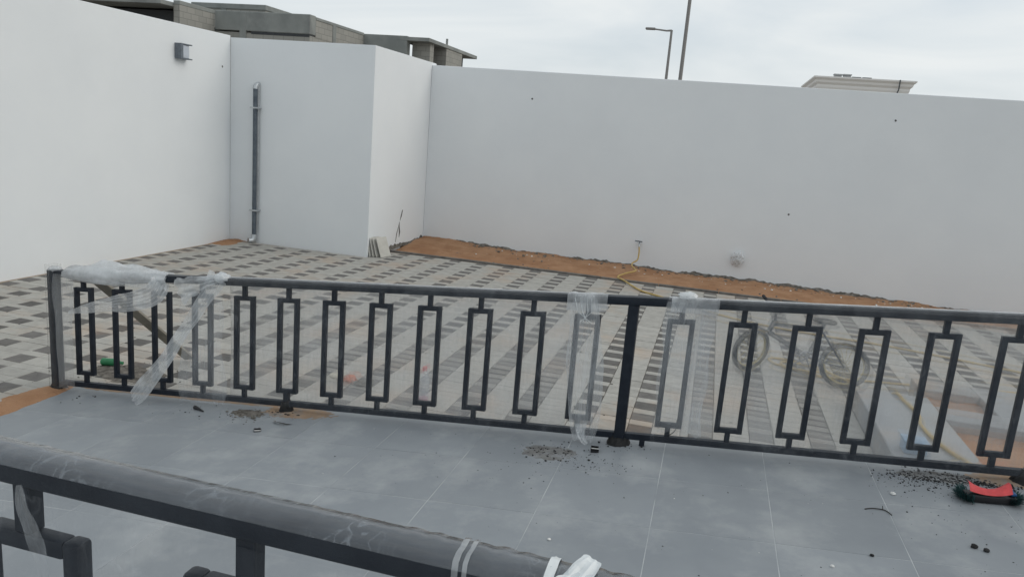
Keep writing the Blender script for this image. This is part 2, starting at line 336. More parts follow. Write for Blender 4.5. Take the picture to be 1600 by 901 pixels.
# blown sand in the far left corner
def drift(name, cx, cy, rx, ry, h, z0, n=30, seed=0, mat='sand', slope=False, kind='stuff', label=None):
    def fn(u, v):
        x = cx+(u*2-1)*rx*1.25; y = cy+(v*2-1)*ry*1.25
        r = math.hypot((x-cx)/rx, (y-cy)/ry); a = math.atan2(y-cy, x-cx)
        e = 1-r+.38*nv(x*2.3+seed, y*2.3, seed)+.22*nv(x*9+seed, y*9, seed)+(.25*nv(x*28, y*28, seed)+.15*nv(x*70, y*70, seed) if slope else .12*nv(x*25, y*25, seed))
        z = h*max(-.35, min(1, e*1.2))
        return (x, y, (floor(x) if slope else z0)+z)
    return tag(obj(name, MB().grid(n, n, fn), M[mat], smooth='all'), label, None, None, kind)
drift('sand_drift', -8.40, 11.7, .22, .5, .045, -.004, seed=2, label='orange sand blown into the far left wall corner')
drift('sand_drift', -5.02, 4.3, .14, .62, .02, -.004, 60, seed=6, label='orange sand at the foot of the grey ramp by the end post')
drift('sand_drift', -5.10, 3.2, .22, .9, .02, -.006, 60, seed=9, label='loose orange sand beside the low end of the ramp')
drift('sand_drift', -4.75, 5.25, .42, .26, .02, -.004, 40, seed=21, mat='plaster', label='grey brown grit under the railing near the green bottle')
drift('sand_drift', -2.78, 4.74, .27, .115, .006, 0, 90, seed=11, mat='dustsand', slope=True, label='orange sand on the tiles round the black foot under the sixth baluster')
drift('sand_drift', 1.86, 4.76, .20, .09, .008, 0, 80, seed=14, mat='dustsand', slope=True, label='orange sand on the tiles by the red brush head')
M['griddust'] = mottled('dark_grit_dust', (.12,.115,.11), (.22,.22,.215), 14, .95, .5, 90, coord='World', c3=(.26,.27,.28), s3=10, l3=.42, h3=.62, spec=.1)
drift('sand_drift', -3.75, 4.815, 1.15, .035, .006, 0, 130, seed=31, mat='dustsand', slope=True, label='thin line of sandy dust on the tiles under the left run of railing')
drift('sand_drift', -.80, 4.46, .15, .09, .0025, 0, 70, seed=33, mat='griddust', slope=True, label='dark dust smudge on the tiles left of the centre post')
drift('sand_drift', 1.52, 4.70, .26, .07, .004, 0, 80, seed=36, mat='griddust', slope=True, label='dark dust under the swept grit behind the brush head')
drift('sand_drift', -3.12, 4.62, .13, .07, .005, 0, 80, seed=16, mat='plaster', slope=True, label='crumbled grey mortar on the tiles left of the sand patch')

# ------------------------------------------------------------------ setting: ramp with tiles, porch
rp = MB()
x0, x1 = -4.93, 4.75
for (ya, yb) in [(1.0, 4.86)]:
    rp.add([(x0,ya,-.1),(x1,ya,-.1),(x1,yb,-.1),(x0,yb,-.1),(x0,ya,floor(x0)-.0012),(x1,ya,floor(x1)-.0012),(x1,yb,floor(x1)-.0012),(x0,yb,floor(x0)-.0012)],
           [(3,2,1,0),(4,5,6,7),(0,1,5,4),(1,2,6,5),(2,3,7,6),(3,0,4,7)])
ramp = tag(obj('ramp', rp, M['grout']), kind='structure')
P_ = .61; G_ = .0022
tm_cache = {}
def tile_mesh(w_, d_):
    k = (round(w_, 3), round(d_, 3))
    if k not in tm_cache: tm_cache[k] = MB().cbox(-w_/2+G_, w_/2-G_, -d_/2+G_, d_/2-G_, -.009, 0, .0004).mesh('floor_tile', M['tile'])
    return tm_cache[k]
xs = [x0]+[-.0995+P_*k for k in range(-7, 8)]+[x1]; ys = [1.0]+[3.64+P_*k for k in range(-4, 3)]
for i in range(len(xs)-1):
    for j in range(len(ys)-1):
        xa, xb, ya, yb = xs[i], xs[i+1], ys[j], ys[j+1]
        xc = (xa+xb)/2
        piece('floor_tile', tile_mesh((xb-xa)/math.cos(R(4.983)), yb-ya), (xc, (ya+yb)/2, floor(xc)+random.uniform(-.0006, .0006)), ramp, (0, -R(4.983), 0))
ZP = 2.34-.503-.965
tag(obj('porch', MB().cbox(-6, 6, -3.5, .94, -.1, ZP, .006), M['tile']), kind='structure')

# ------------------------------------------------------------------ boundary walls
WT = 3.60
def hole(name, parent, c, ax):
    """small dark ring of a drilled fixing hole in a wall face"""
    mb = MB()
    pts = []
    r_ = .011
    vs = []
    for k, (rr, dd) in enumerate([(r_*1.7, .002), (r_, .006), (r_*.6, .0035)]):
        for j in range(10):
            a = 2*math.pi*j/10; q = rr*(1+.25*nv(j*1.7, k, c[0]*9))
            vs.append((c[0]+dd, c[1]+q*math.cos(a), c[2]+q*math.sin(a)) if ax == 'x' else (c[0]+q*math.cos(a), c[1]-dd, c[2]+q*math.sin(a)))
    fs = [(k*10+j, k*10+(j+1)%10, (k+1)*10+(j+1)%10, (k+1)*10+j) for k in range(2) for j in range(10)]+[tuple(range(20, 30))]
    return obj(name, mb.add(vs, fs), M['crack'], parent)
wl = thing('boundary_wall', 'long white plastered wall on the left carrying a square wall light', 'wall', (-8.66, 6, 0))
obj('wall_panel', MB().cbox(-8.78, -8.555, -6, 12.0, -.1, WT+.02, .006), M['wall'], wl)
hole('fixing_hole', wl, (-8.555, 11.769, 3.07), 'x')
wf = thing('boundary_wall', 'white wall section jutting forward, carrying the grey vertical pipe', 'wall', (-7.1, 12.1, 0))
LP = [(-8.56, 12.003), (-5.767, 12.003), (-5.767, 14.85), (-5.955, 14.85), (-5.955, 12.20), (-8.56, 12.20)]
bmw = bmesh.new(); bf = bmw.faces.new([bmw.verts.new((x, y, -.1)) for x, y in LP]); ex = bmesh.ops.extrude_face_region(bmw, geom=[bf])
for v in ex['geom']:
    if isinstance(v, bmesh.types.BMVert): v.co.z = WT-.01
bmesh.ops.recalc_face_normals(bmw, faces=bmw.faces); bmesh.ops.bevel(bmw, geom=list(bmw.edges), offset=.006, segments=2, affect='EDGES')
obj('wall_panel', MB().bm(bmw), M['wall'], wf)
wb = thing('boundary_wall', 'wide white back wall above the orange sand strip, right of the jog', 'wall', (0, 14.7, 0))
obj('wall_panel', MB().cbox(-5.765, 9.5, 14.60, 14.82, -.1, WT-.06, .006), M['wall'], wb)
for q in [(-3.651, 14.60, 3.02), (2.857, 14.60, 3.08), (1.353, 14.60, 1.29)]: hole('fixing_hole', wb, q, 'y')
def rough_edge(xa, xb, y, h, seed, axis='x', amp=.05):
    mb = MB(); n = int(abs(xb-xa)*26)
    def fn(u, v):
        t = xa+(xb-xa)*u
        gate = max(.25, min(1, .55+1.0*nv(t*.55+seed, 3.1)+.5*nv(t*3+seed, 1.1)))
        hh = h*gate*(1+.9*nv(t*9, seed)+.4*nv(t*31, seed))
        prof = [(.06,-.08),(.05,.2),(.022,.65),(.010,.92),(-.01,1.0)][int(round(v*4))]
        dd = prof[0]*(.5+gate)*(1+.7*nv(t*11, v*4, seed)); zz = (sand_top(t, .97) if axis == 'x' else sand_base)-.01+prof[1]*hh
        return (t, y-dd, zz) if axis == 'x' else (y+dd, t, zz)
    sand_base = .04
    return mb.grid(n, 5, fn)
obj('mortar_edge', rough_edge(-5.7, 6.2, 14.603, .06, 3.3), M['plaster'], wb)
obj('mortar_edge', rough_edge(12.55, 14.55, -5.769, .10, 8.3, 'y'), M['plaster'], wf)
ck = MB()
ck.tube([(-5.764, 13.36, .20),(-5.764, 13.37, .30),(-5.764, 13.33, .42),(-5.764, 13.35, .50)], [.004,.016,.014,.004], 5)
ck.tube([(-5.764, 13.37, .52),(-5.764, 13.42, .62),(-5.764, 13.47, .72)], [.004,.015,.010], 5)
ck.tube([(-5.764, 13.20, .12),(-5.764, 13.24, .28),(-5.764, 13.30, .40)], [.004,.010,.003], 5)
obj('plaster_gouge', ck, M['crack'], wf)

# wall light
wlt = thing('wall_light', 'square grey wall light with frosted pane on the left wall', 'wall light', (-8.555, 10.68, 3.05))
y0_, y1_, z0_, z1_ = 10.56, 10.83, 3.075, 3.315
obj('back_plate', MB().cbox(-8.5545, -8.53, y0_+.03, y1_-.03, z0_+.02, z1_-.02, .003), M['lampgrey'], wlt)
obj('side_fin', MB().cbox(-8.553, -8.43, y0_, y0_+.055, z0_, z1_, .003), M['lampgrey'], wlt)
obj('top_fin', MB().cbox(-8.553, -8.43, y0_+.056, y1_, z1_-.018, z1_, .003), M['lampgrey'], wlt)
obj('bottom_fin', MB().cbox(-8.553, -8.43, y0_+.056, y1_, z0_, z0_+.018, .003), M['lampgrey'], wlt)
obj('glass_diffuser', MB().cbox(-8.528, -8.45, y0_+.057, y1_-.05, z0_+.02, z1_-.02, .006), M['lampglass'], wlt)

# pipe on the wall
pp = thing('drain_pipe', 'grey vertical conduit pipe clamped to the white wall', 'pipe', (-8.0, 11.95, 0))
obj('pipe_tube', MB().tube([(-8.0, 11.93, 2.74), (-8.0, 11.93, .13)], .038, 16), M['galv'], pp, True)
obj('thin_pipe', MB().tube([(-7.952, 11.965, 2.80), (-7.952, 11.965, .2)], .010, 8), M['galv_l'], pp, True)
obj('top_bend', MB().tube([(-8.0, 11.93, 2.735), (-8.0, 11.935, 2.78), (-7.99, 11.96, 2.815), (-7.985, 12.0, 2.825)], [.044,.044,.042,.040], 14), M['galv_l'], pp, True)
for z in (2.412, .60):
    obj('clamp', MB().cbox(-8.075, -7.915, 11.872, 12.001, z-.014, z+.014, .004), M['galv_l'], pp)
obj('elbow', MB().tube([(-8.0, 11.93, .16), (-8.0, 11.925, .085), (-8.02, 11.90, .05), (-8.06, 11.85, .045)], [.052,.054,.056,.058], 14), M['galv_l'], pp, True)

# spare tiles leaning on the wall corner
for k in range(4):
    a = R(14+2*k); w_ = .30; h_ = .34 if k < 3 else .36; t_ = .016
    mb = MB().cbox(-t_/2, t_/2, -w_/2, w_/2, 0, h_, .003)
    lean = Matrix.Rotation(-a, 3, 'Y'); turn = Matrix.Rotation(R(-20+3*k), 3, 'Z')
    p0 = Vector((-5.685+.055*k+(.02 if k == 3 else 0), 12.17+.012*k, .004))
    mb.xf(lambda v: turn@(lean@v)+p0)
    tag(obj('spare_tile', mb, M['tilew'], None, at=p0), ['cream spare tile leaning on the wall corner, innermost of four', 'cream spare tile leaning on the wall corner, second from the wall', 'cream spare tile leaning on the wall corner, third from the wall', 'cream spare tile leaning at the wall corner, outermost with full face showing'][k], 'tile', 'spare tiles leaning at the wall corner')

# tap and wrapped box on the back wall
tp = thing('garden_tap', 'small metal garden tap on the white back wall feeding the yellow hose', 'tap', (-1.27, 14.6, .44))
obj('tap_body', MB().tube([(-1.27, 14.602, .45), (-1.27, 14.50, .45), (-1.265, 14.47, .43), (-1.265, 14.465, .39)], [.016,.018,.018,.015], 10), M['galv_l'], tp, True)
obj('tap_handle', MB().tube([(-1.27, 14.53, .465), (-1.27, 14.53, .495)], .008, 6).tube([(-1.36, 14.53, .50), (-1.22, 14.53, .495)], .011, 6), M['galv'], tp, True)
jb = thing('socket_box', 'wall socket box wrapped in crumpled clear plastic on the back wall', 'socket box', (.57, 14.6, .37))
obj('box_body', MB().cbox(.50, .635, 14.53, 14.601, .28, .46, .008), M['ventg'], jb)
def crumple(cx, cy, cz, rx, ry, rz_, seed, n=26, m=16, amp=.35):
    def fn(u, v):
        a = u*2*math.pi; b = (v-.5)*math.pi
        d = Vector((math.cos(b)*math.cos(a), math.cos(b)*math.sin(a), math.sin(b)))
        k = 1+amp*noise.noise(d*2.6+Vector((seed,0,0)))+amp*.7*abs(noise.noise(d*6+Vector((0,seed,0))))
        return (cx+d.x*rx*k, cy+d.y*ry*k, cz+d.z*rz_*k)
    return MB().grid(n, m, fn)
obj('plastic_wrap', crumple(.57, 14.545, .37, .105, .06, .125, 4.4), M['film_o'], jb)

# ------------------------------------------------------------------ railings
def railing(root, yc, xa, xb, bal, posts, top, bot, rect, bar, rw, zf, width, endpost=True, bev=.004, rseg=2, bb_=.0025):
    """zf(x, h) gives the height; all members follow the fall of the floor, posts stay upright"""
    def sh(mb): return mb.xf(lambda v: Vector((v.x, v.y, zf(v.x, v.z))))
    obj('top_rail', sh(MB().cbox(xa, xb, yc-width/2, yc+width/2, top[0], top[1], bev, rseg)), M['rail'], root, True)
    obj('bottom_rail', sh(MB().cbox(xa, xb, yc-.02, yc+.02, bot[0], bot[1], .003)), M['rail'], root, True)
    for xp, w_ in posts:
        obj('post', sh(MB().cbox(xp-w_/2, xp+w_/2, yc-w_/2, yc+w_/2, -.035, top[0]-.001, .004)), M['rail'], root, True)
    for x in bal:
        hw = rw/2; b = bar; d = bar/2
        mb = MB()
        mb.cbox(x-hw, x-hw+b, yc-d, yc+d, rect[0], rect[1], bb_, 2).cbox(x+hw-b, x+hw, yc-d, yc+d, rect[0], rect[1], bb_, 2)
        mb.cbox(x-hw+b-.002, x+hw-b+.002, yc-d+.001, yc+d-.001, rect[1]-b, rect[1]-.001, bb_*.8, 2).cbox(x-hw+b-.002, x+hw-b+.002, yc-d+.001, yc+d-.001, rect[0]+.001, rect[0]+b, bb_*.8, 2)
        f = obj('baluster_frame', sh(mb), M['rail'], root, True)
        obj('connector', sh(MB().cbox(x-b/2, x+b/2, yc-d+.002, yc+d-.002, rect[1]-.002, top[0]+.001, .002)), M['rail'], f, True)
        obj('connector', sh(MB().cbox(x-b/2, x+b/2, yc-d+.002, yc+d-.002, bot[1]-.001, rect[0]+.002, .002)), M['rail'], f, True)
YR = 4.74
far = thing('metal_railing', 'charcoal railing of tall rectangles along the far edge of the tiled ramp', 'railing', (-.4, YR, floor(-.4)))
balL = [-4.709+.3653*k for k in range(12)]; balR = [-.097+.3724*k for k in range(11)]
railing(far, YR, -4.961, 4.2, balL+balR, [(-.402, .068), (4.16, .07)], (.912, .965), (.004, .046), (.106, .833), .033, .171, rz, .07)
obj('end_post', MB().cbox(-5.032, -4.963, YR-.036, YR+.036, -.1, rz(-5.0, .968), .004), M['rail'], far, True)
def boot(x, r, h, seed, parent=far, y=YR):
    def fn(u, v):
        a = u*2*math.pi; k = 1+.25*nv(math.cos(a)*1.5+seed, math.sin(a)*1.5, v)
        rr = r*(1-.45*v)*k if v < .9 else r*.1
        return (x+rr*math.cos(a), y+rr*.8*math.sin(a), floor(x)-.004+h*min(v/.85, 1)*(1+.3*nv(a, seed)))
    return obj('post_boot', MB().grid(16, 8, fn), M['boot'], parent, True)
boot(-.405, .085, .055, 1); boot(-5.0, .085, .05, 5); boot(-2.885, .062, .085, 9); boot(1.985, .10, .08, 13); boot(4.16, .085, .055, 17)
for x in (-.25,):
    obj('foot_stub', MB().cbox(x-.017, x+.017, YR-.017, YR+.017, floor(x)-.003, rz(x, .006), .003), M['rail'], far)
obj('foot_stub', MB().cbox(-2.905, -2.865, YR-.02, YR+.02, floor(-2.89)-.003, rz(-2.89, .12), .003), M['rail'], far)

YN = .798; TOPN = 2.34-.503
near = thing('metal_railing', 'charcoal railing in the near foreground, its thick top rail sleeved in film', 'railing', (-.4, YN, ZP))
def nz_(x, h): return ZP+h
railing(near, YN, -2.6, 1.4, [-.905+.3695*k for k in range(-3, 6)], [(1.3, .07)], (.925, .965), (.02, .06), (.12, .845), .030, .198, nz_, .060, bev=.009, rseg=4, bb_=.007)

# ------------------------------------------------------------------ stretch film
def sheet(x_a, x_b, y, h0, h1, zf, seed, sag=.012, nx=90, ny=24, ragged=0, curl=0):
    def fn(u, v):
        x = x_a+(x_b-x_a)*u; h = h0+(h1-h0)*v
        if ragged: x += ragged*nv(v*3+seed, 2.2)*(1 if u > .5 else -1)*(abs(u-.5)*2)**6
        if ragged and v < .5: h += ragged*.8*nv(u*7, seed)*(1-2*v)
        d = sag*nv(x*2.3+seed, h*1.1)*math.sin(math.pi*min(1, max(0, v)))+.004*nv(x*17+seed, h*2.5)
        return (x, y+d, zf(x, h))
    return MB().grid(nx, ny, fn)
def slab(mb, nx, ny, t=.0016):
    n = len(mb.v); f0 = list(mb.f)
    mb.v += [(v[0], v[1]+t, v[2]) for v in mb.v]; mb.f += [tuple(i+n for i in reversed(f)) for f in f0]
    rim = [i for i in range(nx)]+[j*nx+nx-1 for j in range(1, ny)]+[(ny-1)*nx+i for i in range(nx-2, -1, -1)]+[j*nx for j in range(ny-2, 0, -1)]
    mb.f += [(rim[k], rim[k-1], rim[k-1]+n, rim[k]+n) for k in range(len(rim))]
    return mb
fl = thing('plastic_film', 'clear stretch film over the left run of the far railing', 'plastic film', (-2, YR, floor(-2)))
obj('front_sheet', sheet(-3.42, -.62, YR-.037, .01, .965, rz, 1), M['film_f'], fl, 'all')
obj('back_sheet', slab(sheet(-3.40, -.78, YR+.037, .02, .965, rz, 2, .02), 90, 24), M['film_b'], fl, 'all')
fr = thing('plastic_film', 'clear stretch film over the right run of the far railing, in front of the bicycle', 'plastic film', (1.5, YR, floor(1.5)))
obj('front_sheet', sheet(-.20, 4.1, YR-.037, .01, .965, rz, 5, nx=120), M['film_f'], fr, 'all')
obj('back_sheet', slab(sheet(-.02, 4.1, YR+.037, .02, .965, rz, 6, .02, nx=120), 120, 24), M['film_b'], fr, 'all')
def sleeve(xa, xb, yc, half, z0, z1, zf, seed, n=120, amp=.004, wr=30, r0=0, r1=10):
    """film pulled over a rail: up the front, across the top, down the back"""
    prof = [(-half, z0), (-half, (z0+z1)/2), (-half, z1-.010), (-half+.005, z1-.0025), (-half+.02, z1), (0, z1+.002), (half-.02, z1), (half-.006, z1-.003), (half, z1-.012), (half, (z0+z1)/2), (half, z0)]
    def fn(u, v):
        k_ = r0+int(round(v*(r1-r0))); v = k_/10; x = xa+(xb-xa)*u; py, pz = prof[k_]
        a = .0015+amp*abs(nv(x*wr+seed, v*3))*(.4+.8*max(0, nv(x*2.2, seed)+.4))
        ln = math.hypot(py, pz-(z0+z1)/2)+1e-6
        return (x, yc+py+py/half*a, zf(x, pz+a))
    return MB().grid(n, r1-r0+1, fn)
obj('top_sleeve', sleeve(-3.40, -.64, YR, .037, .913, .967, rz, 4, 160, .004), film_mat('stretch_film_rail_top', .0, .10, (30, 4, 4), gloss=.4, grough=.2, fres=1.0), fl, 'all')
M['film_top_highlight'] = film_mat('stretch_film_rail_highlight', .12, .55, (9, 4, 4), gloss=.4, grough=.2, fres=1.2, tint=(.9,.94,.97))  # milky white paints the bright highlight along the far rail's top edge
obj('top_highlight_film', sleeve(-3.40, -.64, YR, .0372, .913, .9705, rz, 4, 160, .004, 30, 4, 8), M['film_top_highlight'], fl, 'all')
obj('top_highlight_film', sleeve(-.19, 4.1, YR, .0372, .913, .9705, rz, 8, 240, .004, 30, 4, 8), M['film_top_highlight'], fr, 'all')
obj('top_sleeve', sleeve(-.19, 4.1, YR, .037, .913, .967, rz, 8, 240, .004), bpy.data.materials['stretch_film_rail_top'], fr, 'all')

def ribbon(path, wid, folds, amp, seed, side=(1,0,0), n=60, m=26, fray=.0):
    pts = [Vector(p) for p in path]; k = len(pts)-1
    def at(t):
        f = t*k; i = min(int(f), k-1); q = f-i
        p0, p1, p2, p3 = pts[max(i-1,0)], pts[i], pts[i+1], pts[min(i+2,k)]
        return .5*((2*p1)+(-p0+p2)*q+(2*p0-5*p1+4*p2-p3)*q*q+(-p0+3*p1-3*p2+p3)*q**3)
    def wa(t):
        f = t*(len(wid)-1); i = min(int(f), len(wid)-2); return wid[i]+(wid[i+1]-wid[i])*(f-i)
    def fn(u, v):
        t = u
        if fray and u > .9: t = u-fray*abs(nv(v*4, seed))*(u-.9)*10
        c = at(t); tg = (at(min(1, t+.01))-at(max(0, t-.01))).normalized()
        sd_ = Vector(side); sd_ = (sd_-tg*sd_.dot(tg)).normalized(); nr = tg.cross(sd_)
        w_ = wa(t); s = (v-.5)*w_*(1+.15*nv(t*7, seed, 2))
        d = amp*(math.sin(v*folds*6.28+2.5*nv(t*3, seed)+t*2)*.6+1.1*nv(v*3.2+seed, t*7, 1))*min(1, w_/.08)
        return c+sd_*s+nr*d
    return MB().grid(n, m, fn)
def fp(x, y, h): return (x, y, rz(x, h))
# bunched film over the left end of the top rail
bun = thing('plastic_film', 'bunched milky film lumped over the top rail near the end post, one tail blown left', 'plastic film', (-4.4, YR, rz(-4.4, .97)))
def bunch(u, v):
    x = -4.86+u*.96; a = v*2*math.pi
    env = math.sin(math.pi*min(1, max(.0, u*1.02)))**.6
    r = .034+.046*env*(.6+.7*nv(x*2.6, 1.3))+.026*env*nv(x*3.2, math.cos(a)*2.6+x*3, math.sin(a)*2.6)+.012*nv(x*7, math.cos(a)*7+x*9, math.sin(a)*7)
    return (x, YR+.045*math.sin(a)*1.0+r*.55*math.sin(a), rz(x, .935)+r*math.cos(a)*(1.35 if math.cos(a) > 0 else .8))
obj('bunch', MB().grid(110, 30, bunch), M['film_o'], bun, 'all')
obj('tail', ribbon([fp(-3.94, YR-.05, .93), fp(-3.99, YR-.075, .83), fp(-4.16, YR-.08, .765), fp(-4.40, YR-.09, .725), fp(-4.62, YR-.08, .68), fp(-4.80, YR-.07, .635)], [.13, .17, .15, .11, .07, .02], 6, .010, 3.1, (0,0,1), fray=.05), M['film_m'], bun, 'all')
obj('skirt', ribbon([fp(-4.80, YR-.05, .96), fp(-4.45, YR-.055, .94), fp(-4.1, YR-.05, .93), fp(-3.9, YR-.045, .93)], [.05, .14, .12, .16], 2, .012, 8.1, (0,0,1)), M['film_m'], bun, 'all')
# torn diagonal strip
st = thing('plastic_film', 'long torn strip of film hanging diagonally from the rail down onto the ramp tiles', 'plastic film', (-3.8, YR-.1, floor(-3.8)))
obj('strip', ribbon([fp(-3.44, YR-.045, .975), fp(-3.53, YR-.065, .83), fp(-3.68, YR-.08, .60), fp(-3.84, YR-.10, .36), fp(-4.02, YR-.13, .12), fp(-4.13, YR-.16, -.02)], [.19, .13, .085, .12, .16, .13], 4, .016, 5.7, (1,0,.45), 110, 60, .13), M['film_m'], st, 'all')
obj('gathered_top', ribbon([fp(-3.79, YR-.05, .85), fp(-3.66, YR-.06, .90), fp(-3.52, YR-.06, .945), fp(-3.38, YR-.03, .985)], [.22, .14, .08, .05], 3, .015, 6.2, (0,0,1)), M['film_m'], st, 'all')
obj('knot', crumple(-3.43, YR-.02, rz(-3.43, .965), .055, .055, .035, 2.7), M['film_o'], st, 'all')
obj('hanging_sheet', sheet(-3.78, -3.40, YR-.042, -.02, .90, rz, 12, .02, 40, 30, .05), film_mat('stretch_film_slack', .12, .34, gloss=.2, fres=.5), st, 'all')
# film round the end post
ep = thing('plastic_film', 'loose film wrapped round the left end post', 'plastic film', (-5.0, YR, floor(-5)))
def wrap(u, v):
    a = u*2*math.pi+1.2; x = -4.998; h = -.02+v*1.03
    k = 1/max(abs(math.cos(a)), abs(math.sin(a)))**.75
    r = (.047+.010*nv(math.cos(a)*1.2, h*1.3, 3)+(.018*max(0, -math.cos(a))**3)*(.6+.6*nv(h*2, 7)))*k
    return (x+r*math.cos(a), YR+r*math.sin(a), rz(x, h)+(.02*nv(a*3, 1) if v > .95 else 0))
obj('wrap', MB().grid(40, 40, wrap), film_mat('stretch_film_post', .0, .07, gloss=.25, fres=.8), ep, 'all')
obj('side_flap', sheet(-4.965, -4.77, YR-.045, -.01, .94, rz, 15, .02, 20, 30, .05), film_mat('stretch_film_flap', .16, .36, gloss=.15), ep, 'all')
obj('top_tuft', crumple(-4.97, YR-.01, rz(-5, .978), .048, .045, .018, 7.1), M['film_m'], ep, 'all')
# gathered drape left of the centre post
dr = thing('plastic_film', 'gathered film drape tied over the rail just left of the centre post', 'plastic film', (-.69, YR, floor(-.69)))
obj('drape', ribbon([fp(-.71, YR-.045, .97), fp(-.70, YR-.055, .80), fp(-.67, YR-.055, .50), fp(-.64, YR-.058, .18), fp(-.63, YR-.075, -.02)], [.13, .20, .24, .22, .12], 4, .010, 2.4, (1,0,0), 70, 34, .08), film_mat('stretch_film_drape', .15, .50, (34, 34, 3), gloss=.25), dr, 'all')
obj('saddle', sleeve(-.83, -.57, YR, .040, .86, .969, rz, 31, 70, .010, 22), M['film_m'], dr, 'all')
obj('tail', ribbon([fp(-.66, YR-.055, .10), fp(-.645, YR-.075, .02), fp(-.60, YR-.085, -.03)], [.08, .05, .025], 2, .012, 9.9, (1,0,0), 24, 12, .1), M['film_m'], dr, 'all')
cords = MB()
for q in (-.05, -.02, .015, .04):
    cords.tube([fp(-.72+q*1.2, YR-.048, .95), fp(-.70+q, YR-.06, .86), fp(-.70-q*.8, YR-.06, .79)], .0022, 4)
obj('fold_line', cords, M['tape'], dr)
# second drape right of the centre post
d2 = thing('plastic_film', 'film drape knotted on the rail over the first baluster right of the centre post', 'plastic film', (-.08, YR, floor(-.08)))
obj('drape', sheet(-.20, .11, YR-.046, .08, .95, rz, 41, .014, 40, 40, .04), film_mat('stretch_film_drape_b', .14, .40, (34, 34, 3), gloss=.2), d2, 'all')
obj('saddle', sleeve(-.17, .12, YR, .041, .88, .969, rz, 45, 70, .010, 22), M['film_m'], d2, 'all')
obj('knot', crumple(-.075, YR-.01, rz(-.07, .985), .055, .04, .022, 1.7), M['film_o'], d2, 'all')
# film on the near railing
nf = thing('plastic_film', 'glossy film sleeve stretched over the near top rail, wrinkled in places', 'plastic film', (-.4, YN, TOPN))
obj('sleeve', sleeve(-2.6, -.02, YN, .0312, .921, .966, nz_, 51, 420, .0035, 34, 2, 10), M['film_sheen'], nf, 'all')
obj('front_sleeve', sleeve(-2.6, -.02, YN, .0312, .921, .966, nz_, 51, 420, .0035, 34, 0, 2), film_mat('stretch_film_clear', .0, .02, (20, 20, 4), gloss=.4, grough=.15, fres=.5), nf, 'all')  # same film kept clear here, so the painted sheen stays on top
obj('front_sheet', sheet(-2.4, 1.3, YN-.024, .05, .915, nz_, 53, .010, 100, 20), film_mat('stretch_film_near', .0, .06, gloss=.2, fres=.4, crease=.12, cscale=22), nf, 'all')
obj('torn_shred', ribbon([(-.880, YN-.036, TOPN-.03), (-.872, YN-.040, TOPN-.06), (-.855, YN-.04, TOPN-.10), (-.842, YN-.04, TOPN-.14), (-.838, YN-.04, TOPN-.22)], [.010, .022, .034, .024, .016], 2, .006, 4.2, (1,0,0), 40, 16), film_mat('film_shred', .10, .34, (60,60,20), gloss=.2), nf, 'all')
def band(xc, w_, sl_, amp=.0025):
    def fn(u, v):
        prof = [(-.0325, .925), (-.0330, .945), (-.0330, .957), (-.028, .9672), (-.015, .9706), (0, .9712), (.015, .9706), (.028, .9672), (.0330, .957), (.0330, .935)]
        py, pz = prof[int(round(v*9))]
        return (xc+(u-.5)*w_+sl_*v+.002*nv(u*3, v*9, xc), YN+py*1.02, nz_(0, pz+amp*nv(u*5, v*6, xc*9)))
    return MB().grid(6, 10, fn)
tpz = thing('tape_strip', 'two narrow white tape bands round the near top rail', 'tape', (-.23, YN, TOPN))
obj('band', band(-.238, .008, -.004), film_mat('tape_clear', .35, .6, gloss=.3), tpz, 'all'); obj('band', band(-.226, .006, -.004), bpy.data.materials['tape_clear'], tpz, 'all')
tp2 = thing('tape_strip', 'bright white torn tape tied round the near top rail at the end of the film', 'tape', (-.09, YN, TOPN))
obj('band', band(-.128, .012, .0), M['tape'], tp2, 'all')
obj('torn_flap', ribbon([(-.108, YN-.037, TOPN-.03), (-.104, YN-.030, TOPN+.001), (-.096, YN-.005, TOPN+.004), (-.088, YN+.016, TOPN+.009), (-.083, YN+.026, TOPN+.012)], [.042, .040, .034, .030, .022], 2.5, .006, 1.9, (1,0,0), 12, 9), M['tape'], tp2)

# ------------------------------------------------------------------ loose things
def floorz(x): return floor(x)
pk0, pk1 = Vector((-4.55, 5.78, .03)), Vector((-4.72, 4.80, .985))
ax = (pk1-pk0).normalized(); pk1 = pk1+ax*.02
sd_ = ax.cross(Vector((.25, -.62, -.70))).normalized(); nr = sd_.cross(ax)
mb = MB().cbox(-.05, .05, -.012, .012, 0, (pk1-pk0).length, .003).xf(lambda v: pk0+sd_*v.x+nr*v.y+ax*v.z)
tag(obj('wooden_plank', mb, M['wood'], at=pk0), 'weathered wooden plank leaning on the far railing behind the left balusters', 'plank')

def bottle(name, base, h, r, parts, lying=None):
    pass
bt = thing('plastic_bottle', 'clear plastic bottle with red cap standing on the pavers behind the film', 'bottle', (-2.19, 5.77, 0))
def T(mb, o): return mb.xf(lambda v: v+Vector(o))
obj('bottle_body', T(MB().lathe([(.040,.002),(.045,.01),(.045,.20),(.042,.235),(.022,.285),(.016,.295),(.016,.31)], 18), (-2.19, 5.77, 0)), M['petc'], bt, True)
obj('cap', T(MB().lathe([(.020,.30),(.020,.33),(.018,.333)], 14), (-2.19, 5.77, 0)), M['red'], bt, True)
obj('liquid', T(MB().lathe([(.038,.006),(.042,.012),(.042,.055)], 18), (-2.19, 5.77, 0)), M['pinkp'], bt, True)
gb = thing('plastic_bottle', 'green plastic bottle lying on the pavers by the end post', 'bottle', (-5.05, 5.35, 0))
gm = Matrix.Translation((-5.13, 5.33, .034)) @ Matrix.Rotation(R(15), 4, 'Z') @ Matrix.Rotation(R(90), 4, 'Y')
obj('bottle_body', MB().lathe([(.022,0),(.034,.012),(.035,.12),(.028,.15),(.013,.175),(.012,.185)], 16).xf(lambda v: gm@v), M['green'], gb, True)
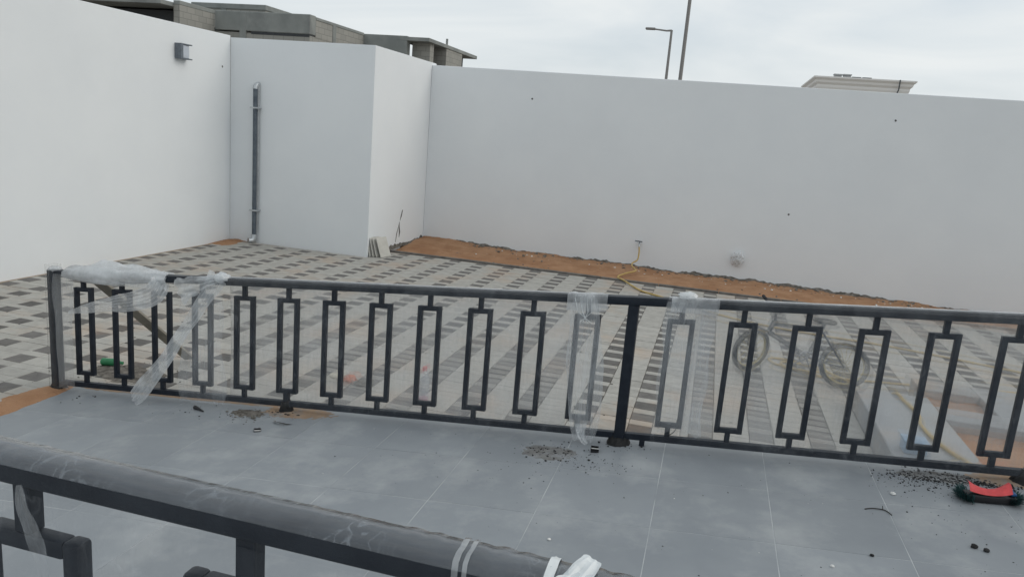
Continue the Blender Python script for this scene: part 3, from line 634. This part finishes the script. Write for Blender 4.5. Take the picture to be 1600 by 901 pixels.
obj('cap', MB().lathe([(.014,.18),(.014,.197)], 12).xf(lambda v: gm@v), M['green'], gb, True)
pw = thing('paper_wrapper', 'crumpled cream and orange wrapper on the pavers behind the rail', 'wrapper', (-3.04, 6.0, 0))
obj('paper', crumple(-3.12, 6.02, .022, .09, .05, .018, 3.3), M['paper'], pw)
obj('orange_scrap', crumple(-2.99, 5.97, .032, .06, .05, .03, 8.8), M['orange'], pw)
obj('grey_scrap', crumple(-2.86, 5.93, .018, .07, .04, .015, 6.6), M['bitsg'], pw)

# bicycle -------------------------------------------------------------
bk = thing('bicycle', 'small bicycle with black tyres and yellow rims parked on the pavers behind the film', 'bicycle', (1.05, 8.28, 0))
RW = .245
rear = Vector((1.53, 8.2, RW)); frontc = Vector((.60, 8.34, RW))
fdir = (frontc-rear); fdir.z = 0; fdir.normalize(); side_ = Vector((0,0,1)).cross(fdir)
def wheel(c, mat, nm):
    me_ = lambda mb: mb.xf(lambda v: c+mat@v)
    hub = obj('wheel', me_(MB().tube([(0,-.04,0),(0,.04,0)], .02, 10)), M['chrome'], bk, True)
    obj('tyre', me_(MB().torus(RW-.026, .029, 40, 8)), M['rubber'], hub, 'all')
    obj('rim', me_(MB().torus(RW-.048, .014, 40, 6, sq=1.3)), M['yrim'], hub, 'all')
    sp = MB()
    for k in range(20):
        a = 2*math.pi*k/20; s = .03 if k % 2 else -.03
        sp.tube([(.018*math.cos(a+.5), s, .018*math.sin(a+.5)), ((RW-.052)*math.cos(a), 0, (RW-.052)*math.sin(a))], .0028, 4)
    obj('spokes', me_(sp), M['yrim'], hub)
mrear = Matrix((fdir, side_, Vector((0,0,1)))).transposed()
wheel(rear, mrear, 'rear')
steer = Matrix.Rotation(R(48), 3, 'Z'); mfront = steer@mrear@Matrix.Rotation(R(-8), 3, 'X')
wheel(frontc, mfront, 'front')
def B(a, s, z): return rear*0+Vector((rear.x, rear.y, 0))+fdir*a+side_*s+Vector((0,0,z))
head_t, head_b = B(.74, 0, .60), B(.79, 0, .47); bb = B(.37, 0, .27); seat_t = B(.27, 0, .58)
fm = MB().tube([head_t, head_b], .026, 8).tube([head_b, bb], .026, 8).tube([head_t+Vector((0,0,-.03)), seat_t], .021, 8).tube([bb, seat_t, B(.25, 0, .66)], .021, 8)
for s in (-1, 1): fm.tube([bb, B(.12, s*.045, RW), tuple(rear+side_*s*.055)], .010, 6).tube([seat_t, tuple(rear+side_*s*.055)], .009, 6)
obj('frame', fm, M['bframe'], bk, True)
fk = MB()
for s in (-1, 1):
    q = mfront@Vector((0, s*.055, 0)); fk.tube([head_b+Vector((0,0,-.0)), frontc+q+Vector((0,0,RW+.03)), frontc+q], .011, 6)
obj('fork', fk, M['bframe'], bk, True)
sdir = steer@side_; fd2 = steer@fdir
hb = MB().tube([head_t, head_t+Vector((0,0,.10))], .014, 8)
ht = head_t+Vector((0,0,.10))
hb.tube([ht+sdir*.27-fd2*.05+Vector((0,0,.11)), ht+sdir*.18+Vector((0,0,.10)), ht+sdir*.07+fd2*.02, ht-sdir*.07+fd2*.02, ht-sdir*.18+Vector((0,0,.10)), ht-sdir*.27-fd2*.05+Vector((0,0,.11))], .011, 8)
obj('handlebar', hb, M['bframe'], bk, True)
for s in (-1, 1): obj('grip', MB().tube([ht+sdir*s*.18+Vector((0,0,.10)), ht+sdir*s*.28-fd2*.055+Vector((0,0,.11))], .017, 8), M['rubber'], bk, True)
obj('saddle', MB().lathe([(.005,-.01),(.05,0),(.06,.02),(.05,.04),(.01,.05)], 16).xf(lambda v: B(.25,0,.66)+fdir*v.x*2.1+side_*v.y*1.1+Vector((0,0,v.z))), M['rubber'], bk, True)
crk = obj('crank', MB().torus(.07, .008, 20, 6, sq=.6).xf(lambda v: bb+mrear@v+side_*.05).tube([bb-side_*.07, bb+side_*.07], .014, 8).tube([bb+side_*.065, bb+side_*.07+fdir*.12-Vector((0,0,.08))], .008, 6).tube([bb-side_*.065, bb-side_*.07-fdir*.12+Vector((0,0,.08))], .008, 6), M['chrome'], bk, True)
for s in (-1, 1):
    c0 = bb+side_*s*.12+fdir*s*.12-Vector((0,0,s*.08)); obj('pedal', MB().cbox(-.04, .04, -.035, .035, -.01, .01, .004).xf(lambda v: c0+fdir*v.x+side_*v.y+Vector((0,0,v.z))), M['rubber'], crk)
obj('kickstand', MB().tube([bb+Vector((0,0,-.02)), bb+side_*-.16-fdir*.1+Vector((0,0,-.27))], .008, 6), M['chrome'], bk, True)

# hose -----------------------------------------------------------------
def smooth_path(p, n=8):
    p = [Vector(q) for q in p]; o = []
    for i in range(len(p)-1):
        p0, p1, p2, p3 = p[max(i-1,0)], p[i], p[i+1], p[min(i+2,len(p)-1)]
        for s in range(n):
            q = s/n; o.append(.5*((2*p1)+(-p0+p2)*q+(2*p0-5*p1+4*p2-p3)*q*q+(-p0+3*p1-3*p2+p3)*q**3))
    return o+[p[-1]]
hr = .014
hp = [(-1.265,14.465,.40),(-1.25,14.43,.30),(-1.26,14.38,.16),(-1.33,14.2,.115),(-1.30,13.9,.10),(-1.20,13.6,.075),(-1.36,13.3,.05),(-1.44,12.95,.035),(-1.30,12.72,.03),(-.96,12.1,.015),(-.63,11.81,.015),(-.2,11.45,.015),(.4,10.95,.015),(1.0,10.68,.015),(1.6,10.56,.015),(2.53,10.43,.015),(3.85,9.99,.015),(4.6,9.6,.015),(4.5,9.15,.015),(3.39,8.98,.015),(2.84,8.82,.015),(2.03,8.62,.015),(1.36,8.50,.015),(.95,8.72,.015),(.86,8.95,.015),(1.1,9.0,.015),(1.45,8.72,.03),(1.25,8.52,.045),(1.02,8.62,.03),(1.0,8.86,.02),(1.3,8.84,.02),(1.62,8.42,.03),(1.68,8.2,.02),(1.76,7.95,.03),(1.84,7.70,.12),(1.90,7.55,.218),(1.93,7.35,.216),(1.97,7.0,.216),(1.92,6.64,.216),(1.99,6.18,.216),(2.12,5.9,.21),(2.35,5.7,.13)]
tag(obj('garden_hose', MB().tube(smooth_path(hp), hr, 8), M['hose'], smooth='all', at=hp[0]), 'yellow garden hose running from the wall tap across sand and pavers past the bicycle', 'hose')

# concrete planter footing at right -------------------------------------
cp = thing('concrete_planter', 'low unfinished concrete planter with sand filled pits behind the right railing', 'planter', (2.8, 6.6, 0))
sx0, sx1, sy0, sy1 = SLAB; zt = .20
obj('side_beam', MB().cbox(sx0, 2.20, sy0, 7.62, -.1, zt, .008), M['slabc'], cp)
obj('cross_beam', MB().cbox(2.202, sx1, 7.04, 7.40, -.1, zt-.004, .008), M['slabc'], cp)
obj('rear_slab', MB().cbox(2.74, sx1, 7.402, sy1, -.1, zt-.006, .008), M['slabc'], cp)
obj('rear_beam', MB().cbox(2.202, 2.738, 7.92, sy1, -.1, zt-.002, .008), M['slabc'], cp)
obj('pit_sand', MB().grid(30, 30, lambda u, v: (2.19+u*2.0, sy0+v*2.10, zt-.10+.05*nv(u*4, v*4, 3)+.02*nv(u*14, v*14, 3))), M['sand'], cp, 'all')
obj('pit_sand', MB().grid(12, 12, lambda u, v: (2.19+u*.56, 7.39+v*.54, zt-.085+.04*nv(u*4, v*4, 9))), M['sand'], cp, 'all')
bx = thing('plastic_box', 'pale blue plastic box on the concrete planter edge', 'box', (1.72, 6.05, zt))
obj('tub', MB().cbox(1.635, 1.80, 5.98, 6.13, zt+.001, zt+.085, .012, 2), M['bluep'], bx, True)
obj('lid', MB().cbox(1.627, 1.808, 5.972, 6.138, zt+.086, zt+.105, .006, 2), M['bluep'], bx, True)
tag(obj('clay_block', MB().cbox(2.215, 2.43, 5.92, 6.04, .09, .20, .006).xf(lambda v: Matrix.Rotation(R(12),3,'Z')@(v-Vector((2.32,5.98,0)))+Vector((2.30,5.98,.01))), M['orange'], at=(2.3,5.98,.1)), 'orange clay block in the sandy pit beside the blue box', 'block')
tag(obj('debris_heap', crumple(2.55, 5.75, .14, .16, .10, .05, 5.5), M['bitsg'], at=(2.55,5.75,0)), 'grey brown clump of rubbish in the sandy pit', 'rubbish')

# brush head -------------------------------------------------------------
br = thing('brush_head', 'red and teal brush head lying on the tiles at the right edge', 'brush', (1.67, 4.43, floor(1.67)))
bz = floor(1.67)
ba = R(2)
def BR(v):
    q = Matrix.Rotation(ba, 3, 'Z')@Vector((v.x, v.y, 0)); x = 1.67+q.x
    return Vector((x, 4.43+q.y, floor(x)+v.z))
obj('block', MB().cbox(-.125, .125, -.052, .03, .004, .045, .008, 2).xf(BR), M['blackp'], br, True)
def redfn(u, v):
    x = (u-.5)*.21; y = -.045+v*.085
    return BR(Vector((x, y+.012*(abs(u-.5)*2)**2, .048+.046*(abs(u-.5)*2)**2.0*(.3+.7*v)+.018*math.sin(v*3.1))))
obj('red_cover', MB().grid(20, 8, redfn), M['red'], br, 'all')
obj('blue_clip', MB().cbox(.098, .128, -.03, .03, .047, .062, .004).xf(BR), M['bluestrip'], br)
bs = MB(); rb = random.Random(3)
for k in range(900):
    e = rb.choice((-1, 1)); t = rb.random()
    a = rb.uniform(-1.9, 1.9); x = e*(.10+.05*math.cos(a)*rb.random()**.4); y = .058*math.sin(a)*rb.random()**.4-.004
    z0 = rb.uniform(.003, .03); ln = rb.uniform(.03, .05)
    d = Vector((e*(.5+.5*math.cos(a))*rb.uniform(.2,1), math.sin(a)*rb.uniform(.2,1), rb.uniform(.1, .9))).normalized()
    p0 = Vector((x, y, z0)); p1 = p0+d*ln; q = d.cross(Vector((0,0,1))).normalized()*.0022
    bs.add([BR(p0-q), BR(p0+q), BR(p1+q*.6), BR(p1-q*.6)], [(0,1,2,3)])
tag(obj('bristles', bs, M['teal'], br), kind='stuff')

# small debris -----------------------------------------------------------
ICO = bmesh.new(); bmesh.ops.create_icosphere(ICO, subdivisions=1, radius=1)
IV = [v.co.copy() for v in ICO.verts]; IF = [[v.index for v in f.verts] for f in ICO.faces]; ICO.free()
def rubble(name, spots_, mat, label, flat=.55, zf=None):
    mb = MB()
    for (x, y, r_) in spots_:
        q = Quaternion((rb.random(), rb.random(), rb.random()), rb.uniform(0, 6.3)); s = Vector((rb.uniform(.6, 1.5), rb.uniform(.6, 1.3), flat*rb.uniform(.6, 1.2)))
        vs = []
        for v in IV:
            p = Vector((v.x*s.x, v.y*s.y, v.z*s.z))*r_*(1+.35*rb.uniform(-1, 1)); p = Matrix.Rotation(rb.uniform(-.2,.2)+x*40, 3, 'Z')@p
            vs.append((x+p.x, y+p.y, (zf(x, y) if zf else floor(x))+r_*flat*.6+p.z))
        mb.add(vs, IF)
    return tag(obj(name, mb, mat), label, None, None, 'stuff')
def cloud(n, cx, cy, sx, sy, r0, r1, ymax=4.84):
    o = []
    while len(o) < n:
        x, y = rb.gauss(cx, sx), rb.gauss(cy, sy)
        if y < ymax: o.append((x, y, r0+(r1-r0)*rb.random()**2.5))
    return o
rubble('debris', cloud(150, -.80, 4.47, .10, .07, .002, .008)+cloud(80, -.55, 4.36, .16, .06, .0015, .006)+cloud(40, -.40, 4.70, .10, .05, .002, .010)+cloud(30, -.9, 4.3, .3, .15, .002, .005), M['bits'], 'dark crumbs scattered on the tiles near the centre post')
rubble('debris', cloud(140, -3.12, 4.60, .08, .05, .003, .012)+cloud(60, -2.95, 4.55, .16, .08, .002, .007), M['bitsg'], 'grey crumbs of mortar beside the sand patch on the tiles')
rubble('debris', cloud(60, -2.86, 4.70, .07, .04, .003, .012)+cloud(20, -3.5, 4.5, .3, .1, .003, .007)+cloud(12, -4.75, 4.55, .2, .08, .004, .010), M['bits'], 'black crumbs round the foot under the sixth baluster')
rubble('debris', cloud(700, 1.50, 4.67, .12, .045, .002, .007)+cloud(200, 1.60, 4.69, .10, .03, .003, .009)+cloud(160, 1.33, 4.60, .10, .09, .002, .007)+cloud(140, 1.72, 4.65, .12, .03, .003, .010)+cloud(80, 1.6, 4.2, .25, .25, .0015, .005), M['bits'], 'swept heap of black grit on the tiles behind the brush head')
rubble('debris', [(rb.uniform(-2.2, 1.9), rb.uniform(3.1, 4.7), .0015+.003*rb.random()**3) for _ in range(130)], M['bits'], 'fine dark specks scattered over the ramp tiles')
rubble('debris', [(rb.uniform(-2.2, 1.9), rb.uniform(3.1, 4.7), .0015+.0025*rb.random()**3) for _ in range(30)], M['chip'], 'fine pale specks scattered over the ramp tiles')
sbz = lambda x, y: sand_top(x, (y-12.886)/1.75)
rubble('debris', [(rb.uniform(-5.5, 5.5), 14.58-abs(rb.gauss(0, .22)), .006+.03*rb.random()**3) for _ in range(420)]+[(rb.uniform(-5.5, 5.5), rb.uniform(12.95, 14.5), .005+.02*rb.random()**4) for _ in range(200)], M['bitsg'], 'grey stones and mortar crumbs on the orange sand by the back wall', zf=sbz)
rubble('debris', [(rb.uniform(-5.0, 4.5), 14.4-abs(rb.gauss(0, .35)), .006+.016*rb.random()**3) for _ in range(90)], M['chip'], 'pale chips on the orange sand by the back wall', zf=sbz)
rubble('debris', [(rb.uniform(-8.4, 1.4), rb.uniform(4.95, 9), .003+.012*rb.random()**4) for _ in range(260)]+[(rb.gauss(-4.8, .35), 5.2+rb.gauss(0, .2), .004+.012*rb.random()**3) for _ in range(120)], M['bitsg'], 'small crumbs strewn over the pavers behind the railing', zf=lambda x, y: -.001)
def lump(x, y, r_, mat, seed): return crumple(x, y, floor(x)+r_*.5, r_, r_*.8, r_*.6, seed, 12, 8)
for (x, y, r_, lb) in [(1.441, 3.847, .016, 'dark crumbly clod on the tiles, left of a pair near the right edge'), (1.486, 3.822, .014, 'dark crumbly clod on the tiles, right of a pair near the right edge'), (.947, 3.636, .010, 'small dark clod on the tiles below the twig')]:
    tag(obj('clod', lump(x, y, r_, M['bits'], x*7), M['bits'], at=(x, y, floor(x))), lb, 'clod', 'clods on the tiles')
for (x, y, r_, lb) in [(-.573, 3.387, .009, 'white chip on the tiles just beyond the near tape'), (.751, 3.485, .010, 'pale chip at the lower edge of the tiles'), (1.185, 4.375, .014, 'white splinter on the tiles near the black grit'), (-3.03, 4.53, .020, 'grey mortar lump among the crumbs left of the sand patch')]:
    mt = M['chip'] if r_ < .018 else M['bitsg']
    tag(obj('chip', lump(x, y, r_, mt, x*5), mt, at=(x, y, floor(x))), lb, 'chip', 'chips on the tiles')
def capbox(x, y, s, h, rot, lb):
    c = thing('square_plug', lb, 'plug', (x, y, floor(x)))
    rm = Matrix.Rotation(rot, 3, 'Z'); f = lambda v: rm@v+Vector((x, y, floor(x)))
    t = .004
    obj('rim', MB().box(-s, s, -s*.75, -s*.75+t, 0, h).box(-s, s, s*.75-t, s*.75, 0, h).box(-s, -s+t, -s*.75+t, s*.75-t, 0, h).box(s-t, s, -s*.75+t, s*.75-t, 0, h).xf(f), M['blackp'], c)
    obj('base', MB().box(-s+t, s-t, -s*.75+t, s*.75-t, .001, h*.55).xf(f), M['blackp'], c)
    obj('white_edge', MB().box(-s*.9, s, -s*.75-.003, -s*.75-.0005, h-.004, h+.001).xf(f), M['chip'], c)
capbox(-.532, 4.557, .026, .032, R(10), 'open black plastic post cap on the tiles left of the centre post')
capbox(-2.854, 4.32, .024, .014, R(30), 'flat black plastic cap on the tiles below the sand patch')
def arc(u, v):
    a = R(200+u*140); r_ = .05+.014*v
    return (-2.76+r_*math.cos(a)*1.5, 4.53+r_*math.sin(a), floor(-2.76)+.004+.014*math.sin(u*3.14)*v)
tag(obj('plaster_shard', MB().grid(14, 4, arc), M['bitsg'], smooth='all', at=(-2.76, 4.5, floor(-2.76))), 'curved grey shard on the tiles at the edge of the sand patch', 'shard')
tag(obj('metal_peg', MB().tube([(-3.58, 4.60, floor(-3.58)+.014), (-3.55, 4.59, floor(-3.55)+.014), (-3.47, 4.555, floor(-3.47)+.006)], [.016,.012,.004], 8), M['blackp'], smooth=True, at=(-3.55, 4.59, floor(-3.55))), 'dark tapered peg lying on the tiles under the torn film strip', 'peg')
tag(obj('twig', MB().tube(smooth_path([(1.0, 4.14, floor(1.0)+.004), (1.04, 4.155, floor(1.04)+.006), (1.10, 4.15, floor(1.1)+.005), (1.125, 4.10, floor(1.12)+.005)], 4), .0028, 5).tube([(1.09, 4.153, floor(1.09)+.005), (1.095, 4.185, floor(1.09)+.012)], .002, 5), M['twig'], at=(1.06, 4.15, floor(1.06))), 'thin dark forked twig on the tiles left of the brush head', 'twig')
tag(obj('bent_wire', MB().tube(smooth_path([(-.21, 5.9, .01), (-.12, 5.98, .01), (-.06, 6.1, .03), (-.06, 6.25, .06)], 5), .004, 5), M['twig'], at=(-.2, 5.9, 0)), 'thin curved wire on the pavers just right of the centre post', 'wire')

# ------------------------------------------------------------------ beyond the walls
# unfinished concrete block building
bd = thing('concrete_building', 'unfinished grey concrete block building above the left wall', 'building', (-17, 26, 0))
blk, t_, p_, o_ = new_mat('grey_block_masonry')
g_ = t_.nodes.new('ShaderNodeNewGeometry'); mpb = t_.nodes.new('ShaderNodeMapping'); mpb.inputs['Rotation'].default_value = (R(90), 0, 0)
bt_ = t_.nodes.new('ShaderNodeTexBrick'); bt_.inputs['Scale'].default_value = 1.0; bt_.inputs['Brick Width'].default_value = .4; bt_.inputs['Row Height'].default_value = .2; bt_.inputs['Mortar Size'].default_value = .012
bt_.inputs['Color1'].default_value = (.27,.27,.25,1); bt_.inputs['Color2'].default_value = (.32,.315,.29,1); bt_.inputs['Mortar'].default_value = (.22,.22,.205,1)
sep = t_.nodes.new('ShaderNodeSeparateXYZ'); cmb = t_.nodes.new('ShaderNodeCombineXYZ'); ad_ = t_.nodes.new('ShaderNodeMath')
t_.links.new(g_.outputs['Position'], sep.inputs[0]); t_.links.new(sep.outputs['X'], ad_.inputs[0]); t_.links.new(sep.outputs['Y'], ad_.inputs[1])
t_.links.new(ad_.outputs[0], cmb.inputs['X']); t_.links.new(sep.outputs['Z'], cmb.inputs['Y']); t_.links.new(cmb.outputs[0], bt_.inputs['Vector'])
t_.links.new(bt_.outputs['Color'], p_.inputs['Base Color']); p_.inputs['Roughness'].default_value = .95
M['block'] = blk
ZT = 5.73
obj('block_wall', MB().box(-17.76, -14.02, 24.03, 40, 0, 5.03), M['block'], bd)
obj('roof_beam', MB().cbox(-17.75, -14.0, 24.0, 24.4, 5.08, ZT, .02), M['conc'], bd)
obj('painted_shadow_strip', MB().box(-16.3, -14.03, 24.02, 24.3, 4.99, 5.085), M['void'], bd)  # solid dark strip painted as the shade under the roof beam
obj('side_wall', MB().box(-14.3, -14.01, 24.402, 28.06, 5.031, 5.60), M['block'], bd)
obj('coping', MB().cbox(-14.32, -13.99, 24.402, 28.06, 5.601, 5.70, .01), M['conc'], bd)
for y in (25.70,): obj('column', MB().cbox(-14.2, -13.985, y-.12, y+.12, 3.5, 5.69, .01), M['conc'], bd)
obj('column', MB().cbox(-16.75, -16.50, 23.985, 24.3, 3.5, 5.70, .01), M['conc'], bd)
obj('rear_wall', MB().cbox(-14.3, -12.18, 28.07, 28.4, 3.0, 5.67, .01), M['conc'], bd)
obj('left_wall', MB().box(-18.0, -17.765, 22.2, 24.0, 3.0, 5.60), M['block'], bd)
obj('coping', MB().cbox(-18.0, -17.755, 22.19, 24.0, 5.601, 5.73, .01), M['conc'], bd)
obj('opening_shade', MB().box(-24, -18.01, 22.6, 24, 3.0, 5.45), M['void'], bd)  # solid dark box painted as the shade inside the opening
obj('roof_slab', MB().cbox(-25, -18.003, 21.6, 24.2, 5.52, 5.66, .01), M['conc'], bd)
up = obj('upper_block', MB().box(-21.0, -17.70, 27.0, 33, 5.2, 6.22), M['block'], bd)
obj('coping', MB().cbox(-21.05, -17.66, 26.96, 33.0, 6.22, 6.42, .02), M['conc'], up)
obj('column', MB().cbox(-19.68, -19.44, 26.965, 27.2, 5.2, 6.22, .01), M['conc'], up)
obj('roof_deck', MB().box(-26, -14.32, 24.41, 40, 5.0, 5.2), M['conc'], bd)
# canopy wing
obj('canopy_slab', MB().cbox(-12.6, -11.26, 28.06, 34.0, 5.50, 5.64, .01), M['conc'], bd)
obj('wing_wall', MB().box(-12.17, -11.42, 28.6, 29.0, 3.0, 5.497), M['block'], bd)
obj('opening_shade', MB().box(-12.3, -11.9, 29.01, 33.9, 3.0, 5.496), M['void'], bd)  # dark solid stands for the shade under the canopy, painted in colour
obj('wing_pier', MB().box(-11.9, -11.30, 30.1, 32.05, 3.0, 5.495), M['block'], bd)
obj('vent_pipe', MB().tube([(-11.45, 30.5, 5.63), (-11.45, 30.5, 5.92)], .05, 8), M['conc'], bd, True)

# white villa roof on the right (twice as far as first guess would give)
vl = thing('villa', 'white flat roofed villa top with moulded cornice beyond the back wall', 'building', (12.5, 84, 0))
obj('wall', MB().box(8.35, 16.35, 80.4, 92, 0, 9.05), M['white'], vl)
pr = [(.05, 8.95), (.12, 9.15), (.12, 9.35), (.30, 9.55), (.34, 9.75), (.55, 9.95), (.55, 10.08), (.0, 10.08)]
cn = MB(); 
for k in range(len(pr)-1):
    (d0, z0), (d1, z1) = pr[k], pr[k+1]
    c0 = [(8.35-d0, 80.4-d0, z0), (16.35+d0, 80.4-d0, z0), (16.35+d0, 92+d0, z0), (8.35-d0, 92+d0, z0)]
    c1 = [(8.35-d1, 80.4-d1, z1), (16.35+d1, 80.4-d1, z1), (16.35+d1, 92+d1, z1), (8.35-d1, 92+d1, z1)]
    cn.add(c0+c1, [(i, (i+1) % 4, 4+(i+1) % 4, 4+i) for i in range(4)])
cn.add([(8.35,80.4,10.079),(16.35,80.4,10.079),(16.35,92,10.079),(8.35,92,10.079)], [(0,1,2,3)])
obj('cornice', cn, M['white'], vl)
obj('downpipe', MB().tube([(15.4, 79.75, 10.1), (15.4, 79.8, 9.2), (15.4, 80.3, 8.9)], .06, 6), M['ventd'], vl)
for k, (x, w_, h_, mt) in enumerate([(10.15, .34, .36, 'ventg'), (11.0, .34, .38, 'ventg'), (11.85, .36, .16, 'ventd'), (12.8, .36, .16, 'ventd')]):
    y = 82.0
    v = obj('roof_vent', MB().cbox(x-w_, x+w_, y-.3, y+.3, 10.07, 10.10+h_*.8, .03), M[mt], vl)
    obj('vent_cap', MB().cbox(x-w_-.06, x+w_+.06, y-.36, y+.36, 10.12+h_*.8, 10.17+h_, .02), M['ventg' if mt == 'ventg' else 'ventd'], v)
# street lamp and tall mast
sl_ = thing('street_lamp', 'grey street lamp with one flat arm pointing left above the back wall', 'street lamp', (-2.96, 38, 0))
obj('pole', MB().tube([(-2.96, 38, 0), (-2.96, 38, 7.72)], [.10, .055], 10), M['pole'], sl_, True)
arm = obj('arm', MB().tube([(-2.96, 38, 7.70), (-3.2, 38, 7.68), (-3.85, 38, 7.74)], [.05,.04,.035], 8), M['pole'], sl_, True)
obj('lamp_head', MB().cbox(-4.2, -3.72, 37.88, 38.12, 7.69, 7.79, .03), M['pole'], sl_)
tag(obj('mast', MB().tube([(-2.31, 38, 0), (-2.27, 38, 14)], [.105, .07], 12), M['pole'], smooth=True, at=(-2.31, 38, 0)), 'tall plain grey mast running out of the top of the picture', 'mast')
